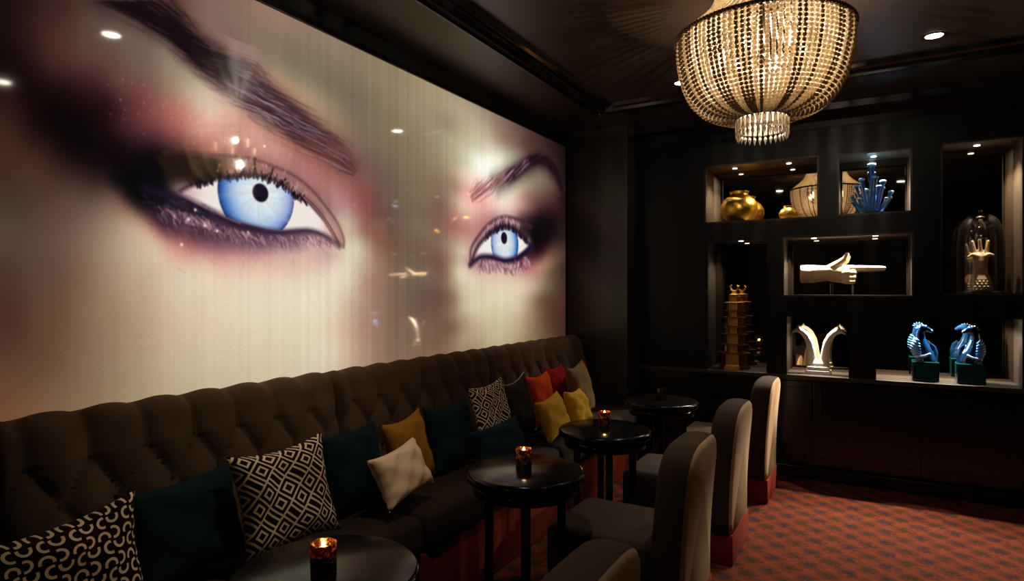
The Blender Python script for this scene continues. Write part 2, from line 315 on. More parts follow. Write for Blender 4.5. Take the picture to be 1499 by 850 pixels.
# ---------------------------------------------------------------- the mural print
# Every point of the artwork is (y, z) in metres on the left wall.
SKIN = [  # base tones of the print, with a bright hot spot of light painted in
(0.916,2.516,22,12,10),(0.992,2.536,38,22,20),(1.117,2.574,66,40,36),(1.220,2.610,80,58,52),(1.033,2.445,60,34,30),
(1.117,2.451,78,50,46),(1.185,2.550,88,66,60),(1.306,2.543,104,84,76),(1.383,2.517,112,92,82),(1.424,2.475,120,100,86),
(0.916,2.380,20,11,10),(0.973,2.400,34,19,17),(0.916,2.266,18,9,8),(0.992,2.313,26,12,12),(1.074,2.351,66,38,34),
(1.162,2.391,84,56,52),(1.256,2.408,92,64,58),(1.357,2.427,108,86,78),(1.466,2.475,140,122,102),(1.553,2.459,160,144,120),
(1.614,2.419,196,180,152),(1.630,2.349,214,186,164),(1.538,2.368,176,140,118),(1.438,2.383,130,96,84),(1.357,2.346,112,66,64),
(1.281,2.337,92,58,56),(1.185,2.322,58,30,30),(1.096,2.284,32,15,15),(1.012,2.248,20,9,8),(0.934,2.180,46,22,20),
(0.934,2.134,50,28,22),(1.012,2.177,18,8,8),(1.140,2.209,16,7,8),(1.256,2.265,40,18,20),(1.357,2.278,96,52,54),
(1.466,2.293,150,92,84),(1.553,2.300,190,120,106),(1.494,2.243,160,92,86),(1.383,2.217,108,58,60),(1.306,2.172,60,30,34),
(1.208,2.150,18,9,10),(1.599,2.239,200,140,126),(1.711,2.416,214,190,168),(1.779,2.403,216,194,172),(1.745,2.333,214,170,150),
(1.850,2.359,206,150,134),(1.924,2.344,206,158,142),(1.745,2.241,196,136,124),(1.646,2.190,176,112,104),(1.524,2.179,120,70,70),
(1.438,2.147,60,32,36),(1.886,2.239,200,140,130),(2.041,2.305,190,130,118),(2.001,2.213,196,142,132),(2.167,2.245,172,110,100),
(2.167,2.176,180,122,116),(2.303,2.181,160,98,90),(2.256,2.120,176,118,114),(2.399,2.086,176,124,120),(2.449,2.018,182,140,136),
(2.474,1.927,206,186,164),(2.526,2.028,168,110,106),(2.606,2.096,140,80,76),(2.662,2.044,132,74,70),(2.707,1.970,120,76,66),
(2.640,1.876,150,100,86),(2.579,1.817,205,195,165),(2.807,1.890,118,78,64),(2.719,1.770,160,116,98),(2.640,1.597,178,136,116),
(2.537,1.596,214,198,170),(2.434,1.669,224,212,190),(2.490,1.327,206,170,142),(2.612,1.335,176,136,114),(2.719,1.430,156,120,100),
(2.807,1.542,142,110,92),(2.983,1.720,112,94,76),(3.077,1.541,104,90,74),(3.174,1.666,116,100,82),(3.298,1.669,124,96,82),
(3.382,1.736,128,88,76),(3.382,1.541,118,86,72),(3.477,1.782,160,130,108),(3.518,1.674,200,188,154),(3.618,1.638,222,208,182),
(3.493,1.502,136,106,88),(3.593,1.511,196,180,148),(3.298,1.299,122,92,74),(3.567,1.338,158,128,104),(3.618,1.199,170,148,120),
(2.983,1.243,122,102,82),(2.807,1.161,140,110,90),(2.640,1.153,172,140,116),(2.490,1.168,204,176,148),(2.389,1.199,214,200,172),
(0.916,1.743,82,66,52),(1.012,1.739,88,68,56),(1.117,1.747,110,86,72),(1.232,1.743,148,126,106),(1.357,1.752,188,168,142),
(1.438,1.730,206,184,158),(0.916,1.607,72,50,42),(1.012,1.609,88,66,54),(1.074,1.611,96,72,58),(1.162,1.638,122,96,76),
(1.281,1.616,168,142,116),(1.410,1.619,196,172,144),(1.553,1.622,218,198,172),(1.630,1.668,222,190,166),(0.916,1.493,72,44,36),
(0.953,1.446,74,46,36),(1.012,1.467,90,64,46),(1.096,1.464,104,76,56),(1.185,1.461,132,106,82),(1.306,1.431,160,132,104),
(1.438,1.425,192,166,136),(1.584,1.419,214,192,162),(1.646,1.476,220,200,170),(0.916,1.311,88,60,42),(0.992,1.304,94,66,48),
(1.074,1.295,104,76,56),(1.185,1.259,130,106,82),(1.331,1.243,158,136,108),(1.466,1.214,184,164,132),(1.614,1.211,196,182,150),
(0.916,1.152,110,70,48),(0.992,1.151,116,80,56),(1.074,1.162,120,90,66),(1.185,1.170,132,106,80),(1.331,1.176,156,136,106),
(1.494,1.168,184,164,132),(1.678,1.655,226,186,164),(1.678,1.565,226,206,178),(1.814,1.628,226,200,176),(1.924,1.534,226,212,186),
(2.082,1.567,228,214,190),(2.256,1.603,226,210,188),(1.814,1.377,222,206,174),(2.001,1.401,222,210,180),(2.211,1.356,222,208,176),
(2.350,1.422,222,210,182),(1.745,1.228,208,190,158),(1.924,1.210,210,194,162),(2.124,1.172,210,196,166),(2.350,1.167,214,200,172),
(2.449,1.250,214,190,162),(2.399,1.273,216,198,170),(2.350,1.660,224,200,178),(2.124,1.677,222,182,162),(1.924,1.683,224,176,158),
(1.779,1.690,216,160,148),(2.500,1.721,222,212,180),(2.552,1.781,216,212,180),(0.916,2.061,60,36,28),(0.953,2.047,62,38,30),
(0.934,1.974,66,40,32),(1.012,2.082,34,18,15),(1.074,2.096,18,9,8),(1.033,2.015,60,36,28),(1.053,2.055,40,22,18),
(0.992,1.961,70,46,36),(1.096,2.015,36,22,20),(1.117,2.080,14,7,7),(1.185,2.082,14,7,8),(1.256,2.083,18,8,10),
(1.306,2.119,24,12,14),(1.185,2.018,22,12,13),(1.140,1.961,56,38,32),(1.033,1.896,76,54,42),(1.117,1.895,86,64,54),
(0.953,1.862,66,52,40),(0.934,1.905,66,44,34),(1.208,1.946,58,40,34),(1.232,2.001,30,18,20),(1.281,1.983,20,13,14),
(1.331,2.044,16,9,12),(1.281,1.917,96,72,60),(1.232,1.872,116,92,78),(1.117,1.809,98,76,62),(1.012,1.798,82,62,50),
(1.306,1.881,120,84,70),(1.331,1.844,160,126,106),(1.256,1.797,150,128,106),(1.370,1.807,190,160,134),(1.397,1.783,208,166,140),
(1.370,1.889,36,20,22),(1.331,1.924,20,14,16),(1.383,1.945,10,8,8),(1.383,2.027,10,8,10),(1.397,2.097,20,14,22),
(1.331,2.085,22,11,16),(1.438,1.841,60,30,40),(1.410,1.825,150,90,80),(1.466,1.802,90,48,58),(1.494,1.762,170,104,100),
(1.438,1.758,214,168,144),(1.397,1.742,206,178,150),(1.466,1.900,14,12,26),(1.424,1.895,12,10,14),(1.553,1.824,70,36,52),
(1.646,1.788,110,66,84),(1.779,1.783,130,88,104),(1.584,1.725,190,122,116),(1.711,1.711,186,126,126),(1.524,1.730,200,140,124),
(1.924,1.761,150,104,120),(2.082,1.764,190,150,156),(2.256,1.774,206,166,160),(2.001,1.719,206,160,152),(2.350,1.733,200,160,152),
(2.167,1.734,214,170,160),(1.494,2.116,50,30,26),(1.584,2.142,90,52,44),(1.646,2.145,130,80,66),(1.745,2.149,150,96,84),
(1.886,2.159,140,84,86),(2.001,2.164,160,104,104),(2.124,2.134,150,100,104),(2.256,2.067,150,98,100),(2.350,1.988,150,106,108),
(2.424,1.885,190,150,134),(1.524,2.756,108,72,64),(1.584,2.745,114,84,74),(1.646,2.791,128,102,88),(1.745,2.824,130,104,90),
(1.850,2.882,134,106,90),(1.711,2.720,124,100,86),(1.814,2.789,134,112,96),(1.962,2.878,146,118,98),(2.082,2.874,146,120,102),
(1.924,2.733,132,114,96),(2.082,2.789,130,112,94),(2.211,2.870,138,116,98),(2.350,2.883,140,122,102),(2.449,2.843,138,120,98),
(1.779,2.652,128,96,86),(1.962,2.649,136,120,100),(2.124,2.701,124,112,92),(2.303,2.758,128,114,92),(2.001,2.595,170,144,116),
(2.082,2.551,184,150,118),(2.124,2.632,134,124,100),(2.256,2.601,140,128,102),(2.211,2.518,184,156,124),(2.350,2.664,118,106,86),
(2.399,2.567,134,120,96),(2.662,2.795,138,122,98),(2.900,2.867,146,128,100),(3.029,2.842,150,132,104),(2.552,2.608,118,106,88),
(2.777,2.667,134,118,92),(3.029,2.691,148,132,104),(3.313,2.809,166,150,120),(3.635,2.821,178,162,134),(2.399,2.419,150,130,104),
(2.500,2.442,130,114,92),(2.662,2.439,124,108,88),(2.838,2.477,128,112,88),(3.097,2.533,136,120,96),(3.390,2.597,166,152,122),
(3.723,2.669,196,184,152),(2.500,2.347,130,108,92),(2.606,2.310,116,92,80),(2.777,2.342,120,102,82),(3.029,2.346,128,112,88),
(3.313,2.397,148,132,104),(3.551,2.439,186,174,142),(3.723,2.470,220,216,190),(2.690,2.207,112,84,74),(2.900,2.240,114,98,80),
(3.167,2.282,130,110,86),(3.390,2.271,140,120,96),(3.551,2.271,170,140,118),(2.777,2.099,112,84,72),(2.964,2.123,114,98,80),
(3.167,2.149,126,106,84),(3.390,2.131,130,98,84),(2.606,2.174,130,80,72),(2.964,1.953,112,96,78),(3.167,1.927,120,102,84),
(3.313,1.939,126,96,82),(3.429,2.699,150,134,108),(3.955,2.771,180,160,136),(4.157,2.736,150,122,104),(3.813,2.612,206,196,168),
(3.955,2.537,250,248,232),(3.813,2.461,250,250,238),(4.054,2.582,246,240,220),(4.210,2.665,180,168,146),(4.157,2.547,236,230,204),
(4.374,2.810,116,92,80),(4.548,2.761,92,62,58),(4.798,2.811,70,46,42),(5.069,2.834,44,26,26),(5.288,2.845,24,14,14),
(3.723,2.370,240,206,190),(3.593,2.350,214,186,160),(3.510,2.313,170,136,112),(3.635,2.234,236,176,162),(3.813,2.233,240,170,158),
(4.004,2.284,240,196,186),(4.157,2.278,244,232,212),(4.318,2.354,236,220,196),(4.431,2.426,200,184,154),(4.609,2.511,150,140,116),
(4.798,2.601,136,122,102),(4.798,2.481,128,110,92),(5.069,2.521,100,74,66),(5.213,2.607,44,26,26),(5.288,2.424,30,18,18),
(4.670,2.315,120,80,74),(4.489,2.321,180,136,124),(5.040,2.361,76,44,44),(3.635,2.161,240,200,180),(3.567,2.008,170,110,98),
(3.593,1.914,190,150,130),(3.679,2.068,214,160,146),(3.813,2.132,222,170,156),(4.004,2.205,240,196,184),(4.210,2.203,240,210,196),
(4.374,2.222,214,170,156),(4.548,2.271,170,120,110),(4.733,2.263,96,54,58),(4.930,2.286,60,32,34),(5.213,2.286,40,22,22),
(4.548,2.155,110,66,74),(4.733,2.174,40,20,26),(4.930,2.133,20,10,14),(5.069,2.208,28,14,16),(4.004,2.111,190,130,132),
(3.813,2.031,190,130,124),(3.723,1.948,190,140,130),(3.618,1.818,214,200,172),(3.635,1.721,220,206,178),(3.813,1.702,206,166,152),
(4.004,1.707,216,174,160),(4.210,1.686,216,180,166),(4.431,1.720,190,140,130),(4.609,1.754,170,100,100),(4.733,1.847,90,44,50),
(4.863,1.914,60,28,34),(4.798,1.760,180,130,112),(4.930,1.826,150,110,90),(5.069,1.926,90,62,54),(5.213,1.966,66,48,40),
(5.213,1.774,72,52,40),(4.999,1.705,110,88,66),(4.733,2.025,8,5,10),(4.609,2.016,14,9,18),(4.930,2.010,24,12,16),
(3.723,1.749,160,110,110),(3.313,1.733,120,84,72),(3.429,1.667,136,98,80),(3.510,1.669,190,174,138),(3.390,1.480,118,84,72),
(3.551,1.478,160,136,108),(3.469,1.290,116,86,66),(3.635,1.428,200,188,156),(3.813,1.525,208,200,164),(4.210,1.523,222,212,178),
(4.548,1.579,214,192,166),(4.670,1.579,200,170,144),(4.105,1.363,206,196,160),(4.431,1.409,206,188,158),(4.609,1.404,170,144,116),
(4.798,1.460,112,84,64),(4.930,1.519,104,86,66),(5.140,1.455,84,54,42),(5.288,1.453,74,46,38),(4.930,1.274,96,68,50),
(5.213,1.198,72,48,36),(4.105,1.203,196,182,146),(3.813,1.221,180,160,128),(4.431,1.239,180,160,126),(3.723,1.152,160,140,110),
(4.105,1.123,188,172,138),(4.548,1.129,150,130,98),(4.930,1.121,100,78,58),(5.213,1.121,70,48,36),(3.390,1.155,130,98,76),
(5.288,2.165,40,24,22),(5.318,1.713,60,44,36),(3.860,2.535,250,248,236),(3.777,2.479,250,248,234),(3.926,2.496,252,250,238),
(4.024,2.544,250,246,230),(3.841,2.440,250,244,232),(3.705,2.427,236,228,206),(3.688,2.355,240,214,196),(3.869,2.578,226,218,194),

]

def paint_mural(Y, Z):
    """returns (len(Z), len(Y), 3) colours of the printed artwork with painted-in reflections, 0..255 display values"""
    rs = np.random.RandomState(7)
    S = np.array(SKIN, float)
    met = lambda y: 1.9*np.log(y+0.2)
    sx, sz, sc = met(S[:, 0]), S[:, 1], S[:, 2:]
    C2 = 0.04**2
    A = np.sqrt((sx[:, None]-sx[None])**2+(sz[:, None]-sz[None])**2+C2)
    n = len(S)
    K = np.zeros((n+1, n+1)); K[:n, :n] = -A; K[:n, n] = 1; K[n, :n] = 1
    K[:n, :n] += np.eye(n)*0.012
    W = np.linalg.solve(K, np.vstack([sc, np.zeros((1, 3))]))
    yc = np.clip(Y[::3], 0.93, None); zc = Z[::3]
    if True:
        out = np.zeros((len(zc), len(yc), 3))
        mx = met(yc)
        for i, z in enumerate(zc):
            D = -np.sqrt((mx[:, None]-sx[None])**2+(z-sz[None])**2+C2)
            out[i] = D@W[:n]+W[n]
    iy = np.clip(np.interp(np.arange(len(Y)), np.arange(len(yc))*3, np.arange(len(yc))), 0, len(yc)-1)
    iz = np.clip(np.interp(np.arange(len(Z)), np.arange(len(zc))*3, np.arange(len(zc))), 0, len(zc)-1)
    a0 = np.floor(iy).astype(int); a1 = np.minimum(a0+1, len(yc)-1); fa = (iy-a0)[None, :, None]
    b0 = np.floor(iz).astype(int); b1 = np.minimum(b0+1, len(zc)-1); fb = (iz-b0)[:, None, None]
    img = (out[b0][:, a0]*(1-fa)+out[b0][:, a1]*fa)*(1-fb)+(out[b1][:, a0]*(1-fa)+out[b1][:, a1]*fa)*fb
    img = np.clip(img, 5, 252)
    # vertical streaks of a room reflection painted into the print, and skin grain
    st = np.interp(Y, np.linspace(Y[0], Y[-1], 260), rs.randn(260))
    st2 = np.interp(Y, np.linspace(Y[0], Y[-1], 700), rs.randn(700))
    amp = np.interp(Y, [1.0, 2.1, 2.7, 3.6, 5.3], [.005, .012, .034, .016, .012])
    img *= (1+amp*(st*.8+st2*.8))[None, :, None]
    img *= 1+.012*rs.randn(len(Z), len(Y), 1)

    def box(p, m):
        y0, y1 = np.searchsorted(Y, [p[:, 0].min()-m, p[:, 0].max()+m])
        z0, z1 = np.searchsorted(Z, [p[:, 1].min()-m, p[:, 1].max()+m])
        return slice(z0, z1), slice(y0, y1)

    def seg(gy, gz, a, b):
        d = b-a; L = max(d@d, 1e-9)
        t = np.clip(((gy-a[0])*d[0]+(gz-a[1])*d[1])/L, 0, 1)
        return np.hypot(gy-a[0]-t*d[0], gz-a[1]-t*d[1]), t

    def mix(sl, m, col):
        if m.size: img[sl] = img[sl]*(1-m[..., None])+np.asarray(col, float)*m[..., None]

    def smooth_pts(p, k=6):
        p = np.array(p, float); q = []
        e = np.vstack([2*p[0]-p[1], p, 2*p[-1]-p[-2]])
        for i in range(1, len(e)-2):
            for t in np.linspace(0, 1, k, endpoint=False):
                a, b, c, d = e[i-1:i+3]
                q.append(.5*(2*b+(c-a)*t+(2*a-5*b+4*c-d)*t*t+(3*b-a-3*c+d)*t**3))
        q.append(p[-1]); return np.array(q)

    def stroke(p, w0, w1, col, alpha=1., aa=.0025, taper=False):
        p = np.array(p, float); sl = box(p, max(w0, w1)+aa*2)
        gy, gz = np.meshgrid(Y[sl[1]], Z[sl[0]])
        if not gy.size: return
        m = np.zeros(gy.shape); N = len(p)-1; aa = aa*1.5
        for i in range(N):
            d, t = seg(gy, gz, p[i], p[i+1])
            f = (i+t)/N
            w = w0+(w1-w0)*f
            if taper: w = w*np.sin(np.pi*np.clip(f, .03, .97))**.6
            m = np.maximum(m, np.clip((w+aa-d)/(2*aa), 0, 1))
        mix(sl, m*alpha, col)

    def poly(p, col, feather=.004, alpha=1.):
        p = np.array(p, float); sl = box(p, feather*2)
        gy, gz = np.meshgrid(Y[sl[1]], Z[sl[0]])
        ins = np.zeros(gy.shape, bool); dm = np.full(gy.shape, 9.)
        for i in range(len(p)):
            a, b = p[i], p[(i+1) % len(p)]
            d, _ = seg(gy, gz, a, b); dm = np.minimum(dm, d)
            if a[1] != b[1]:
                c = ((a[1] > gz) != (b[1] > gz)) & (gy < (b[0]-a[0])*(gz-a[1])/(b[1]-a[1])+a[0])
                ins ^= c
        sd = np.where(ins, dm, -dm)
        m = np.clip(.5+sd/(2*feather), 0, 1)
        m = m*m*(3-2*m)*alpha
        if col is not None: mix(sl, m, col)
        return sl, m, gy, gz

    def blob(c, ry, rz, col, alpha):
        c = np.array([c]); sl = box(c, 2.6*max(ry, rz)); gy, gz = np.meshgrid(Y[sl[1]], Z[sl[0]])
        m = np.exp(-((gy-c[0, 0])/ry)**2-((gz-c[0, 1])/rz)**2)*alpha
        mix(sl, m, col)

    def brow(up, lo, ncol, nh, hl, seed, lean):
        """hairs laid between an upper and a lower outline"""
        r = np.random.RandomState(seed)
        up, lo = smooth_pts(up), smooth_pts(lo)
        U = lambda f: np.array([np.interp(f, np.linspace(0, 1, len(up)), up[:, k]) for k in (0, 1)])
        Lo = lambda f: np.array([np.interp(f, np.linspace(0, 1, len(lo)), lo[:, k]) for k in (0, 1)])
        for i in range(nh):
            f = r.rand(); v = np.clip(r.normal(.48, .31), -.28, 1.28)
            L = hl*(.6+.8*r.rand())
            pts = []
            for k in range(4):
                ff = np.clip(f+(k/3-.5)*L, 0, 1); vv = np.clip(v+lean*(k/3-.5)+r.randn()*.02, -.36, 1.36)
                pts.append(U(ff)*vv+Lo(ff)*(1-vv))
            c, w, a = ncol(f, v, r)
            e = abs(v-.5); stroke(pts, w, w*.7, c, a*float(np.interp(e, [.3, .5, .78], [1, .62, .16])), .0025, True)

    # ---- left eye -------------------------------------------------------
    poly([(1.529,2.681),(1.646,2.636),(1.814,2.620),(2.001,2.555),(2.167,2.506),(2.350,2.430),(2.574,2.320),(2.617,2.187),(2.449,2.176),(2.167,2.256),(1.924,2.357),(1.745,2.443),(1.614,2.519)], (150,98,88), .16, .55)
    poly([(1.232,2.643),(1.357,2.624),(1.494,2.588),(1.614,2.531),(1.685,2.499),(1.745,2.480),(1.814,2.538),(1.728,2.597),(1.633,2.632),(1.559,2.681),(1.500,2.749)], (24,14,17), .09, .95)
    poly([(1.646,2.529),(1.745,2.468),(1.857,2.418),(2.009,2.345),(2.167,2.297),(2.399,2.249),(2.552,2.204),(2.574,2.265),(2.474,2.346),(2.303,2.419),(2.124,2.488),(2.001,2.528),(1.901,2.584),(1.762,2.609)], (92,58,58), .10, .75)
    poly([(1.529,2.595),(1.646,2.606),(1.779,2.571),(1.924,2.519),(2.041,2.466),(1.985,2.372),(1.835,2.431),(1.704,2.499),(1.614,2.548)], (58,38,44), .08, .6)
    stroke(smooth_pts([(1.584,2.597),(1.685,2.553),(1.779,2.534),(1.909,2.489),(2.082,2.429),(2.266,2.353),(2.449,2.273)]), .055, .03, (50,30,38), .72, .05)
    def c1(f, v, r):
        if f < .42:
            return ((20,11,15), .0042, .75) if r.rand() < .93 else ((92,66,66), .003, .5)
        if f < .80:
            q = r.rand()
            if q < .60: return (48,28,38), .0032, .6
            if q < .80 and v < .75: return (176,156,168), .0026, .85
            return (96,52,60), .003, .5
        q = r.rand()
        if q < .55: return (84,42,44), .003, .6*(1.35-f)*2
        if q < .68: return (176,150,164), .0022, .5
        return (128,74,70), .003, .5
    UPB = [(1.480,2.744),(1.547,2.688),(1.627,2.641),(1.718,2.619),(1.821,2.616),(1.916,2.588),(2.009,2.531),(2.133,2.490),(2.266,2.439),(2.409,2.392),(2.510,2.330),(2.585,2.244)]
    LOB = [(1.237,2.640),(1.352,2.619),(1.483,2.584),(1.596,2.531),(1.665,2.493),(1.738,2.454),(1.821,2.408),(1.924,2.377),(2.017,2.326),(2.167,2.277),(2.341,2.231),(2.531,2.189)]
    brow(UPB, LOB, c1, 950, .09, 3, .16)
    for a in ([(1.646,2.630),(1.745,2.615),(1.821,2.622),(1.886,2.605)],[(1.718,2.612),(1.821,2.622),(1.909,2.625),(1.962,2.583)],[(1.779,2.608),(1.872,2.613),(1.939,2.589),(1.985,2.537)],[(1.547,2.694),(1.633,2.661),(1.718,2.649)],[(1.584,2.672),(1.665,2.643),(1.765,2.641)]):
        stroke(smooth_pts(a), .003, .002, (84,48,48), .7)

    crease = smooth_pts([(1.427,2.084),(1.466,2.113),(1.538,2.130),(1.614,2.139),(1.745,2.155),(1.857,2.167),(1.978,2.156),(2.112,2.132),(2.229,2.080),(2.331,2.001),(2.419,1.918),(2.464,1.836),(2.464,1.787)])
    lidup = [(1.535,1.966),(1.559,1.984),(1.590,2.000),(1.646,2.020),(1.698,2.043),(1.762,2.062),(1.832,2.080),(1.905,2.092),(1.970,2.089),(2.033,2.076),(2.099,2.048),(2.154,2.018),(2.220,1.998),(2.270,1.961),(2.322,1.920),(2.369,1.869),(2.419,1.814)]
    lidlo = [(2.350,1.842),(2.284,1.862),(2.220,1.867),(2.141,1.861),(2.049,1.846),(1.962,1.848),(1.879,1.857),(1.807,1.866),(1.751,1.879),(1.698,1.895),(1.646,1.910),(1.596,1.928),(1.553,1.948)]
    poly([(1.271,1.976),(1.347,2.042),(1.416,2.098),(1.466,2.108),(1.529,1.977),(1.559,1.940),(1.652,1.899),(1.652,1.875),(1.541,1.875),(1.466,1.855),(1.400,1.881),(1.336,1.922)], (10,8,11), .06, .97)
    poly([(1.432,2.096),(1.494,2.124),(1.646,2.139),(1.765,2.146),(1.772,2.055),(1.646,2.014),(1.535,1.966),(1.494,1.972)], (34,24,14), .02, .9)  # dark olive tint: chandelier reflection painted onto the lid
    poly(list(crease[24:])+lidup[:4:-1], (150,106,100), .02, .7)
    poly([(1.711,2.136),(1.886,2.156),(1.924,2.098),(1.745,2.057)], (126,82,70), .03, .8)
    # lower lid makeup
    poly([(1.424,1.881),(1.529,1.908),(1.646,1.880),(1.779,1.845),(2.001,1.819),(2.211,1.835),(2.167,1.790),(1.924,1.767),(1.711,1.760),(1.577,1.780),(1.483,1.818)], (66,42,54), .07, .72)
    # eyeball
    poly(lidup+lidlo, (238,228,219), .004)
    blob((1.559,1.966), .06, .04, (196,160,160), .8)
    blob((2.379,1.844), .05, .05, (214,150,136), .8)
    blob((2.341,1.892), .03, .05, (222,176,160), .7)
    def iris(c, R, pc, pr, clip, seed, hot, pz=1.):
        sl, m, gy, gz = poly(clip, None, .004)
        r = np.random.RandomState(seed)
        dy, dz = gy-c[0], gz-c[1]
        rad = np.hypot(dy, dz)/R; th = np.arctan2(dz, dy)
        nz = np.zeros(rad.shape)
        for k in (7, 13, 21, 34, 55, 80):
            nz += np.sin(k*th+r.rand()*6.28+rad*r.randn()*3)*(.55 if k < 30 else .4)
        side = np.clip(.5-.5*np.cos(th-hot), 0, 1)          # 1 on the deep blue side
        q = rad+nz*.022
        stops = [0, .25, .5, .68, .84, .95, 1.0]
        cA = np.array([(218,226,226),(222,230,228),(214,223,227),(192,205,224),(156,174,214),(100,114,174),(52,56,112)], float)
        cB = np.array([(214,224,228),(214,225,229),(192,209,226),(142,174,214),(76,120,184),(34,72,146),(20,32,84)], float)
        colA = np.stack([np.interp(q, stops, cA[:, k]) for k in range(3)], -1)
        colB = np.stack([np.interp(q, stops, cB[:, k]) for k in range(3)], -1)
        col = colA*(1-side[..., None])+colB*side[..., None]
        col *= (1+.03*nz)[..., None]
        mm = m*np.clip((1.0-rad)/.03, 0, 1)
        img[sl] = img[sl]*(1-mm[..., None])+np.clip(col, 0, 255)*mm[..., None]
        pr_ = np.hypot(gy-pc[0], (gz-pc[1])/pz)
        pm = m*np.clip((pr-pr_)/.008+.5, 0, 1)
        img[sl] = img[sl]*(1-pm[..., None])+np.array((22,14,32.))*pm[..., None]
    cl = lidup+lidlo
    iris((1.916,2.006), .2130, (1.929,2.014), .044, cl, 1, 0.25)
    # shade of the lid on the eyeball, lash roots
    stroke(smooth_pts(lidup), .009, .004, (52,30,40), .8, .006)
    stroke(smooth_pts([(1.394,1.952),(1.494,1.940),(1.559,1.929),(1.659,1.897),(1.751,1.867),(1.807,1.850),(1.879,1.841),(1.962,1.832),(2.049,1.833),(2.141,1.847),(2.220,1.857),(2.303,1.846),(2.374,1.822),(2.434,1.793)]), .018, .009, (26,19,38), .9, .012)
    stroke(smooth_pts([(1.529,1.959),(1.596,1.928),(1.659,1.906),(1.751,1.876),(1.821,1.858)]), .004, .004, (150,96,110), .6)
    stroke(crease[6:], .0065, .004, (70,40,48), .7, .006)
    stroke(smooth_pts([(2.167,2.040),(2.238,2.007),(2.303,1.958),(2.369,1.891),(2.434,1.808)]), .004, .004, (84,46,46), .8)
    stroke(smooth_pts([(2.202,2.059),(2.275,2.019),(2.350,1.955),(2.419,1.866)]), .007, .005, (200,152,138), .35, .006)
    r = np.random.RandomState(11)
    lu = smooth_pts(lidup, 8)
    cr = smooth_pts([(1.646,2.142),(1.745,2.152),(1.857,2.160),(1.978,2.150),(2.112,2.122),(2.202,2.073)])
    for i in range(90):                                      # upper lashes
        f = r.rand(); p = lu[int((.14+.56*f)*(len(lu)-1))]
        d = np.array([r.normal(-.01+.03*f, .012), r.uniform(.010, .034)])
        dn = np.array([r.normal(0, .008), -r.uniform(.004, .022)])
        stroke([p+dn, p+d*.5+[r.normal(0, .004), 0], p+d], .0032, .0012, (22,13,24), .9)
    for a in ([(1.901,2.172),(1.898,2.132),(1.909,2.083)],[(2.001,2.144),(1.989,2.109),(1.970,2.066)],[(1.832,2.159),(1.839,2.116),(1.821,2.075)],[(2.074,2.102),(2.049,2.078),(2.025,2.054)],[(2.154,2.038),(2.185,2.015),(2.207,1.989)]):
        stroke(smooth_pts(a), .0045, .0055, (18,11,22), .95)
    for i in range(40):                                      # bright lid flecks between the lashes
        f = r.rand(); k = int((.25+.5*f)*(len(lu)-1)); p = lu[k]+[0, r.uniform(.015, .07)]
        stroke([p, p+[r.normal(0, .006), .012]], .003, .002, (206,168,160), .6)
    ll = smooth_pts([(1.466,1.867),(1.571,1.849),(1.678,1.824),(1.814,1.798),(1.982,1.784),(2.167,1.804),(2.350,1.795)])
    for i in range(620):                                     # lower lashes with frosted tips
        u_ = r.exponential(.034); p = ll[r.randint(len(ll))]+[r.normal(0, .02), .03-u_]
        d = np.array([r.normal(.016, .014), -r.uniform(.012, .038)])
        k = r.rand()
        col = (222,182,184) if k < .42 else ((66,32,58) if k < .8 else (150,96,112))
        stroke([p, p+d*.5+[r.normal(0, .003), 0], p+d], .0026, .0014, col, .46*max(.25, 1-u_/.09))
    for i in range(60):
        p = np.array((1.397,1.903))+[r.uniform(-.02, .30), r.uniform(-.09, .03)]
        stroke([p, p+[r.uniform(.01, .03), -r.uniform(.002, .014)]], .002, .001, (58,54,96), .6)
    for q in ((1.602,1.896),(1.571,1.852),(1.541,1.743),(1.951,2.240),(1.646,1.833),(1.704,1.814)):
        blob(q, .006, .006, (255,246,240), 1.)
    for i in range(110):                                     # glitter in the eye shadow
        q = np.array([r.uniform(1.25, 2.3), 0]); q[1] = np.interp(q[0], [1.25, 1.6, 2.3], [2.32, 2.28, 2.16])+r.normal(0, .05)
        blob(tuple(q), .0035, .0035, (244,206,196), r.uniform(.08, .3))

    # ---- right eye ------------------------------------------------------
    UPR = [(3.688,2.271),(3.823,2.346),(4.024,2.439),(4.231,2.516),(4.420,2.599),(4.572,2.673),(4.772,2.734),(4.985,2.738),(5.140,2.684),(5.243,2.573)]
    LOR = [(3.732,2.202),(3.926,2.273),(4.126,2.359),(4.329,2.455),(4.536,2.557),(4.708,2.645),(4.863,2.685),(5.013,2.662),(5.126,2.605),(5.228,2.506)]
    poly([(4.024,2.408),(4.231,2.506),(4.431,2.596),(4.621,2.676),(4.824,2.726),(5.013,2.712),(5.184,2.640),(5.243,2.534),(5.097,2.601),(4.930,2.648),(4.746,2.616),(4.525,2.520),(4.296,2.406),(4.105,2.335)], (26,14,19), .12, .92)
    def c2(f, v, r):
        q = r.rand()
        if f < .32:
            if q < .7: return (120,66,70), .006, .45
            return (234,176,168), .006, .35
        if f < .55:
            if q < .55: return (46,26,46), .008, .75
            if q < .72: return (190,156,168), .006, .45
            return (110,60,70), .007, .6
        return (30,15,22), .010, .8
    stroke(smooth_pts([(4.253,2.465),(4.431,2.556),(4.597,2.643),(4.772,2.704),(4.944,2.705),(5.083,2.655),(5.184,2.589),(5.243,2.508)]), .030, .022, (24,12,17), .85, .04)
    brow(UPR, LOR, c2, 420, .10, 5, .35)
    lidup2 = [(3.735,1.774),(3.763,1.821),(3.819,1.884),(3.907,1.946),(4.009,2.001),(4.115,2.039),(4.210,2.059),(4.313,2.054),(4.416,2.026),(4.525,1.983),(4.615,1.941)]
    lidlo2 = [(4.525,1.886),(4.416,1.843),(4.313,1.816),(4.199,1.805),(4.115,1.807),(4.054,1.820),(3.965,1.821),(3.860,1.810),(3.777,1.791)]
